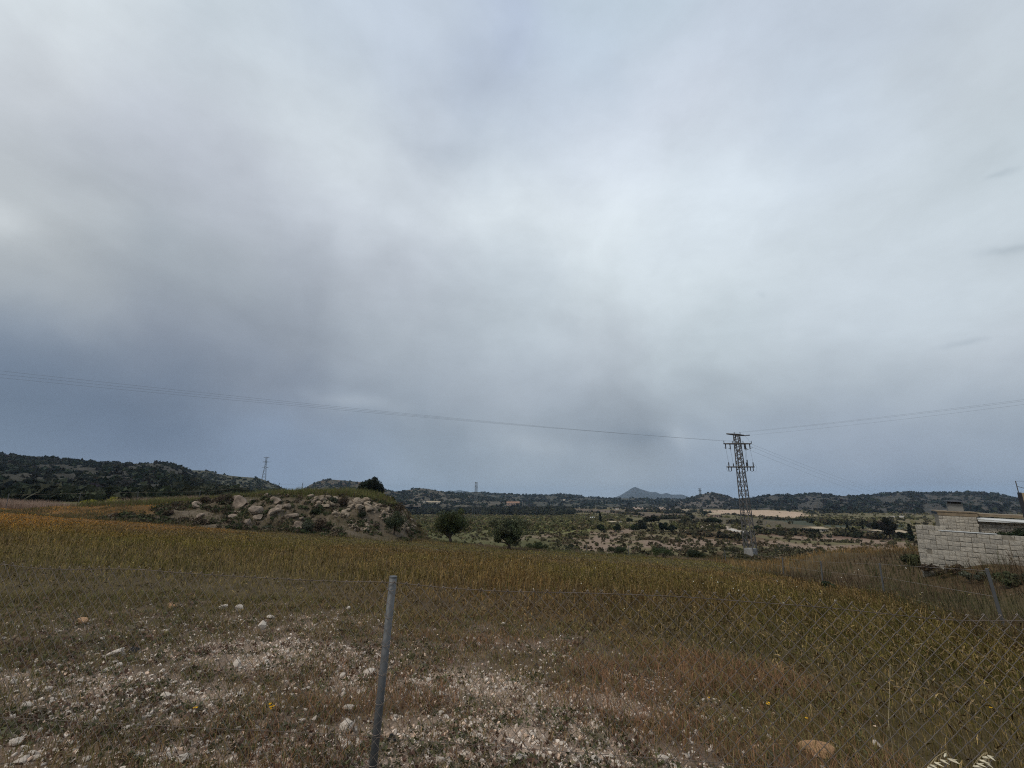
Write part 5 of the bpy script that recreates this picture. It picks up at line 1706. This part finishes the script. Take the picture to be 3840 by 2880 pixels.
for (x0, x1, y0, y1), lb, gp, n in zones:
    for q in range(n):
        px, py = rng.uniform(x0, x1), rng.uniform(y0, y1)
        x, y, z = at(px, py)
        s = rng.uniform(0.018, 0.045) * (1.0 if rng.random() > 0.15 else 1.4)
        o = link('stone', STN[int(rng.integers(8))])
        o.location = (x, y, z)
        o.scale = (s * rng.uniform(0.8, 1.3), s, s * rng.uniform(0.4, 0.8))
        o.rotation_euler = (rng.normal() * 0.2, rng.normal() * 0.2, rng.uniform(0, 6.28))
        tag(o, lb, 'stone', gp)

# ------------------------------------------------------------------ chain-link fence in front
def fy(x):
    return 3.2 - 0.1365 * (x + 3.39)


def fence_x(px, py):
    k_, r_ = ray(px, py)
    y = (3.2 - 0.1365 * 3.39) / (1 + 0.1365 * k_)
    return k_ * y, y, CZ + r_ * y


TOPW = np.array([fence_x(*p) for p in [(-420, 2100), (0, 2113), (110, 2130), (230, 2136), (500, 2133), (700, 2150), (1090, 2173), (1280, 2181), (1455, 2182), (1490, 2184), (1640, 2203), (1900, 2219), (2150, 2222), (2560, 2237), (2800, 2256), (3100, 2278), (3400, 2310), (3570, 2329), (3840, 2327), (4400, 2335)]])
LOWW = np.array([fence_x(*p) for p in [(-300, 2676), (12, 2690), (600, 2722), (1273, 2754), (1425, 2766), (2000, 2810), (2553, 2850), (3300, 2905), (4400, 2980)]])
cx_ = (TOPW[0, 0] + TOPW[-1, 0]) / 2
fen = empty('chain_link_fence', (TOPW[8, 0], fy(TOPW[8, 0]), hz(TOPW[8, 0], fy(TOPW[8, 0]))), 0, 'sagging rusty chain-link fence on a galvanised post across the foreground', 'fence')
FO = Vector(fen.location)
x0f, x1f = TOPW[0, 0], TOPW[-1, 0]


def topz(x):
    return np.interp(x, TOPW[:, 0], TOPW[:, 2])


def strand(W, r, name, n=120):
    xs = np.linspace(W[0, 0], W[-1, 0], n)
    zs = np.interp(xs, W[:, 0], W[:, 2])
    ker = np.ones(5) / 5
    zs = np.convolve(np.pad(zs, 2, mode='edge'), ker, 'valid')
    return MB().tube([Vector((x, fy(x), z)) - FO for x, z in zip(xs, zs)], r, 5).build(name, M['topwire'], fen, True)


strand(TOPW, 0.0020, 'top_wire')
strand(LOWW, 0.0014, 'lower_wire')
pitch = 0.0362
ncol = int((x1f - x0f) / pitch)
VV, FF = [], []
off = 0
for i in range(ncol):
    s0 = x0f + i * pitch
    zt0 = float(topz(s0))
    raise_ = 0.006 + 0.022 * float(sst(0.2, 1.6, s0)) + 0.006 * math.sin(s0 * 1.7)
    gz = hz(s0, fy(s0)) + 0.02
    nrow = int((zt0 + raise_ - gz) / pitch)
    j = np.arange(nrow + 1)
    xs = s0 + pitch * ((i + j) % 2) + rng.normal(size=nrow + 1) * 0.0012 + 0.010 * np.sin(j * 0.11 + s0 * 0.8)
    zs = zt0 + raise_ - j * pitch + rng.normal(size=nrow + 1) * 0.0010
    ys = fy(xs) + 0.0022 * np.where((i + j) % 2 == 0, 1, -1) + 0.012 * np.sin(s0 * 2.1) * np.sin(j * 0.12)
    # knuckle: little hook at the very top
    xs = np.concatenate([[xs[0] + 0.006 * (1 if (i % 2) else -1), xs[0] + 0.002], xs]); ys = np.concatenate([[ys[0], ys[0] - 0.002], ys]); zs = np.concatenate([[zs[0] + 0.001, zs[0] + 0.007], zs])
    P = np.stack([xs, ys, zs], 1)
    n_ = len(P)
    r_ = 0.00190 + 0.00055 * float(sst(-0.6, 1.6, s0))
    D = np.gradient(P, axis=0); D /= np.linalg.norm(D, axis=1)[:, None]
    A = np.cross(D, np.array([0, 1.0, 0])); A /= np.linalg.norm(A, axis=1)[:, None]
    B = np.cross(D, A)
    ring = np.stack([P + (A * math.cos(t) + B * math.sin(t)) * r_ for t in (0.5, 2.6, 4.7)], 1)
    VV.append(ring.reshape(-1, 3))
    a_ = np.arange(n_ - 1)[:, None] * 3 + off
    for q in range(3):
        FF.append(np.concatenate([a_ + q, a_ + (q + 1) % 3, a_ + 3 + (q + 1) % 3, a_ + 3 + q], 1))
    off += n_ * 3
me = np_mesh('mesh', np.vstack(VV) - np.array(FO), np.vstack(FF), None, True)
link('chain_link_mesh', me, M['wire'], fen)
ptop, pbot = Vector(fence_x(1470, 2166)), Vector(fence_x(1393, 2880))
dv = (pbot - ptop).normalized()
back = Vector((0, 0.030, 0))
ptop += back; pbot = ptop + dv * 1.35
po = MB()
po.tube([ptop - FO, pbot - FO], 0.0215, 20)
post = po.build('post', M['galv'], fen, True)
MB().tube([ptop - FO - dv * 0.0035, ptop - FO + dv * 0.006], 0.0220, 20).build('post_cap', M['galv'], post)
for q in range(9):
    c_ = ptop + dv * (0.06 + q * 0.145)
    pts = [c_ - FO + Vector((math.cos(t) * 0.0275, math.sin(t) * 0.0275, 0.012 * math.sin(t))) for t in np.linspace(math.pi * 0.9, math.pi * 2.1, 9)]
    MB().tube(pts, 0.0013, 4).build('tie_wire', M['wire'], fen)

# ------------------------------------------------------------------ other fences
rf = empty('wire_fence', (FENCE_R[2, 0], FENCE_R[2, 1], hz(*FENCE_R[2])), 0, 'thin wire fence with leaning grey posts running away on the right', 'fence')
RO = Vector(rf.location)
posts = []
for (xb, yb, xt, yt, y, r_) in [(3765, 2335, 3700, 2132, 10.5, 0.030), (3318, 2240, 3298, 2112, 18.5, 0.030), (3086, 2200, 3078, 2104, 22.0, 0.028), (2940, 2172, 2934, 2092, 27.0, 0.028), (2722, 2110, 2718, 2064, 42.0, 0.032)]:
    b_ = Vector(pos(xb, yb, y)); t_ = Vector(pos(xt, yt, y))
    gz = hz(b_.x, b_.y)
    b_.z = gz - 0.15
    MB().tube([b_ - RO, t_ - RO], r_, 8).build('post', M['post_far'], rf)
    posts.append((b_, t_))
for f_ in (0.25, 0.62, 0.97):
    pts = [(b_.lerp(t_, f_) - RO) for b_, t_ in posts]
    MB().tube(pts, 0.004, 4).build('wire', M['wire'], rf)
e_ = posts[-1]
MB().tube([e_[1] - RO, e_[0] - RO + Vector((-0.35, 0.1, 0.1))], 0.018, 5).build('stay', M['post_far'], rf)
# fine mesh strip between the first two posts is too thin to see; a few more wires stand for the field fence at the back
bf = empty('boundary_fence', pos(512, 1888, 49), 0, 'old wire fence with thin grey posts along the back of the field and mound', 'fence')
BO = Vector(bf.location)
bp = []
for (xb, yb, xt, yt, y) in [(26, 1890, 34, 1850, 47), (290, 1890, 305, 1843, 48), (508, 1890, 520, 1841, 49), (745, 1872, 752, 1838, 50), (1036, 1850, 1048, 1811, 52), (1126, 1846, 1136, 1810, 52), (1243, 1846, 1247, 1814, 52), (1326, 1885, 1331, 1842, 46)]:
    b_ = Vector(pos(xb, yb, y)); t_ = Vector(pos(xt, yt, y))
    b_.z = min(hz(b_.x, b_.y), b_.z) - 0.15
    MB().tube([b_ - BO, t_ - BO], 0.028, 6).build('post', M['post_far'], bf)
    bp.append((b_, t_))
s_ = bp[4]
MB().tube([s_[1].lerp(s_[0], 0.45) - BO, Vector(pos(1050, 1848, 51.6)) - BO], 0.024, 5).build('stay', M['post_far'], bf)
for f_ in (0.4, 0.9):
    MB().tube([b_.lerp(t_, f_) - BO for b_, t_ in bp[:7]], 0.004, 4).build('wire', M['wire'], bf)
for (px, yb, yt, y, lb) in [(2199, 2090, 2040, 41, 'thin lone stake at the field edge behind the low shrubs'), (2358, 2100, 2045, 42, 'thin lone stake left of the wide green bush at the field edge'), (2874, 1990, 1955, 190, 'thin lone pole in the valley field right of the pylon')]:
    b_ = Vector(pos(px, yb, y)); t_ = Vector(pos(px, yt, y))
    o = empty('stake', (b_.x, b_.y, hz(b_.x, b_.y)), 0, lb, 'stake')
    MB().tube([(0, 0, -0.2), (t_.x - b_.x, 0, t_.z - o.location.z)], 0.0006 * y, 5).build('shaft', M['post_far'], o)

# ------------------------------------------------------------------ flowers, oats, scraps
def flower(label, px, py, d, heads=1, group='yellow flowers'):
    x, y, z = at(px, py)
    t = empty('yellow_flower', (x, y, z), 0, label, 'flower', group)
    for q in range(heads):
        ox, oy = (0, 0) if q == 0 else (rng.normal() * d * 0.9, rng.normal() * d * 0.6)
        hgt_ = 0.07 + rng.random() * 0.03
        V_, F_ = [(ox, oy, hgt_)], []
        for a in range(8):
            for s_, rr, dz in ((-0.3, 0.8, 0.002), (0.3, 0.8, 0.002), (0, 1.0, 0.006)):
                t_ = a * math.pi / 4 + s_
                V_.append((ox + math.cos(t_) * d / 2 * rr, oy + math.sin(t_) * d / 2 * rr, hgt_ + dz))
            b_ = 1 + a * 3
            F_ += [(0, b_, b_ + 2), (0, b_ + 2, b_ + 1)]
        MB().add(V_, F_).build('petals', M['yellow'], t)
        MB().tube([(ox * 0.3, oy * 0.3, -0.01), (ox, oy, hgt_)], 0.0012, 4).build('stem', M['straw'], t)
    return t


for lb, px, py, d, n in [('single bright yellow flower on the left gravel', 726, 2698, 0.034, 1), ('cluster of small yellow flowers on the gravel left of the post', 1008, 2698, 0.020, 7),
                         ('pair of yellow flowers in the grass at lower right', 2885, 2675, 0.034, 2), ('yellow flower above the large tan stone', 3030, 2735, 0.026, 1),
                         ('yellow flower in the brown grass right of centre', 2490, 2478, 0.026, 1), ('small yellow flower high in the mesh right of centre', 2288, 2418, 0.020, 1),
                         ('small yellow flower right of the post', 1497, 2392, 0.018, 1), ('yellow flower in the tall grass behind the right mesh', 2885, 2318, 0.03, 1),
                         ('small yellow flower at the lower left of the right mesh', 2663, 2660, 0.02, 1), ('pale yellow flower near the right edge', 3725, 2695, 0.03, 1)]:
    flower(lb, px, py, d, n)
# white daisies dotted in field and verge
dz = []
for (n, xr, yr, s0) in [(70, (1500, 2300), (2080, 2180), 0.03), (90, (2600, 3840), (2100, 2330), 0.035), (80, (2000, 3700), (2150, 2500), 0.02), (26, (3200, 3600), (2140, 2190), 0.05), (40, (300, 1500), (2100, 2300), 0.018)]:
    for q in range(n):
        px, py = rng.uniform(*xr), rng.uniform(*yr)
        x, y, z = at(px, py)
        if y > 45: continue
        zz = z + rng.uniform(0.3, 0.48) * (0.5 if y < 7 else 1)
        s = s0 * rng.uniform(0.25, 0.6)
        a = rng.uniform(0, 6.28, 1)[0]
        tl = rng.normal(size=2) * 0.5
        pts = np.array([[math.cos(a + t) * s, math.sin(a + t) * s, 0] for t in (0, 1.57, 3.14, 4.71)])
        pts[:, 2] = pts[:, 0] * tl[0] + pts[:, 1] * tl[1]
        col_ = np.array([0.62, 0.60, 0.52]) if rng.random() < 0.65 else np.array([0.5, 0.42, 0.16])
        dz.append((pts + np.array([x, y, zz]), col_))
VVd = np.vstack([p for p, _ in dz]); FFd = np.arange(len(VVd)).reshape(-1, 4)
o = link('daisies', np_mesh('daisies', VVd, FFd, np.repeat(np.array([c for _, c in dz]), 4, 0)), M['grass'])
tag(o, 'tiny white and yellow daisy heads dotted through the field', 'flowers', kind='stuff')


def oat(label, spik, foot, y):
    """wild oat plant: stem and drooping pale spikelets"""
    b_ = Vector(pos(*foot, y)); b_.z = hz(b_.x, b_.y)
    t = empty('wild_oat', b_, 0, label, 'grass plant', 'wild oats at the lower right corner')
    top = Vector(pos(spik[0][0], spik[0][1] - 12, y)) - b_
    st = MB().tube([(0, 0, -0.02), (top.x * 0.4, 0, top.z * 0.6), top], [0.0022, 0.0016, 0.0008], 5)
    for (x1, y1, x2, y2) in spik:
        a_ = Vector(pos(x1, y1, y)) - b_; c_ = Vector(pos(x2, y2, y - 0.03)) - b_
        d = c_ - a_
        e = MB()
        e.tube([a_, a_.lerp(c_, 0.18), a_.lerp(c_, 0.55), c_], [0.0008, 0.0038, 0.0032, 0.0004], 5)
        e.tube([a_.lerp(c_, 0.15), a_.lerp(c_, 0.6) + Vector((0.006, 0, 0.006))], [0.0022, 0.0003], 4)
        e.build('spikelet', M['oat'], t)
        st.tube([top.lerp(a_, 0.1), top.lerp(a_, 0.6) + Vector((0, 0, 0.006)), a_], 0.0006, 4)
    st.build('stem', M['straw'], t)
    return t


oat('wild oat with pale drooping spikelets, left of the two at the lower right corner', [(3548, 2826, 3540, 2840), (3525, 2848, 3562, 2868), (3502, 2858, 3540, 2876), (3552, 2844, 3594, 2864), (3488, 2868, 3520, 2884), (3566, 2846, 3600, 2866), (3478, 2876, 3500, 2892)], (3560, 2990), 1.75)
oat('wild oat with pale drooping spikelets, right of the two at the lower right corner', [(3702, 2832, 3734, 2854), (3684, 2840, 3712, 2844), (3672, 2850, 3712, 2864), (3662, 2862, 3700, 2878), (3690, 2856, 3724, 2880), (3648, 2874, 3684, 2878)], (3690, 2990), 1.7)
# bent dead stalks caught behind the mesh
for lb, pts, y in [('long dead stalk bent diagonally behind the right mesh', [(3120, 2440), (3190, 2530), (3240, 2640), (3330, 2690)], 3.1), ('upright pale dead stalk behind the right mesh', [(3330, 2740), (3336, 2600), (3338, 2490)], 3.0), ('thin arching straw at the right of the mesh', [(3425, 2420), (3460, 2412), (3440, 2480), (3380, 2640)], 3.3)]:
    P = [Vector(pos(a, b, y + 0.06 * i)) for i, (a, b) in enumerate(pts)]
    gz = hz(P[-1].x, P[-1].y)
    base = P[-1] if 'upright' not in lb else P[0]
    o = MB().tube([p - base for p in P] + ([] if 'upright' in lb else [Vector((0.02, 0.05, gz - base.z - 0.02))]), 0.0014, 5).build('dead_stalk', M['straw'])
    o.location = base
    tag(o, lb, 'dry stalk')
# black scraps and the curved twig
x, y, z = at(495, 2448)
o = MB().add([(-0.05, -0.02, 0), (0.05, -0.03, 0.005), (0.06, 0.03, 0.03), (-0.03, 0.03, 0.045), (0.0, 0.0, 0.06)], [(0, 1, 4), (1, 2, 4), (2, 3, 4), (3, 0, 4), (3, 2, 1, 0)]).build('plastic_scrap', M['plastic'])
o.location = (x, y, z); tag(o, 'black plastic scrap beside the broad white slab on the left', 'scrap')
x, y, z = at(1468, 2778)
o = MB().add([(-0.03, -0.02, 0), (0.035, -0.02, 0.0), (0.03, 0.02, 0.02), (-0.02, 0.03, 0.03), (0.0, 0.0, 0.045)], [(0, 1, 4), (1, 2, 4), (2, 3, 4), (3, 0, 4), (3, 2, 1, 0)]).build('plastic_scrap', M['plastic'])
o.location = (x, y, z); tag(o, 'small black scrap on the gravel right of the post foot', 'scrap')
P = [Vector(at(1290, 2690)) + Vector((0, 0, 0.02)), Vector(at(1318, 2712)) + Vector((0, 0, 0.05)), Vector(at(1334, 2780)) + Vector((0, 0, 0.01))]
o = MB().tube([p - P[2] for p in P], [0.004, 0.005, 0.003], 5).build('twig', M['bark']); o.location = P[2]
tag(o, 'curved dark twig beside the tall pale stone left of the post', 'twig')
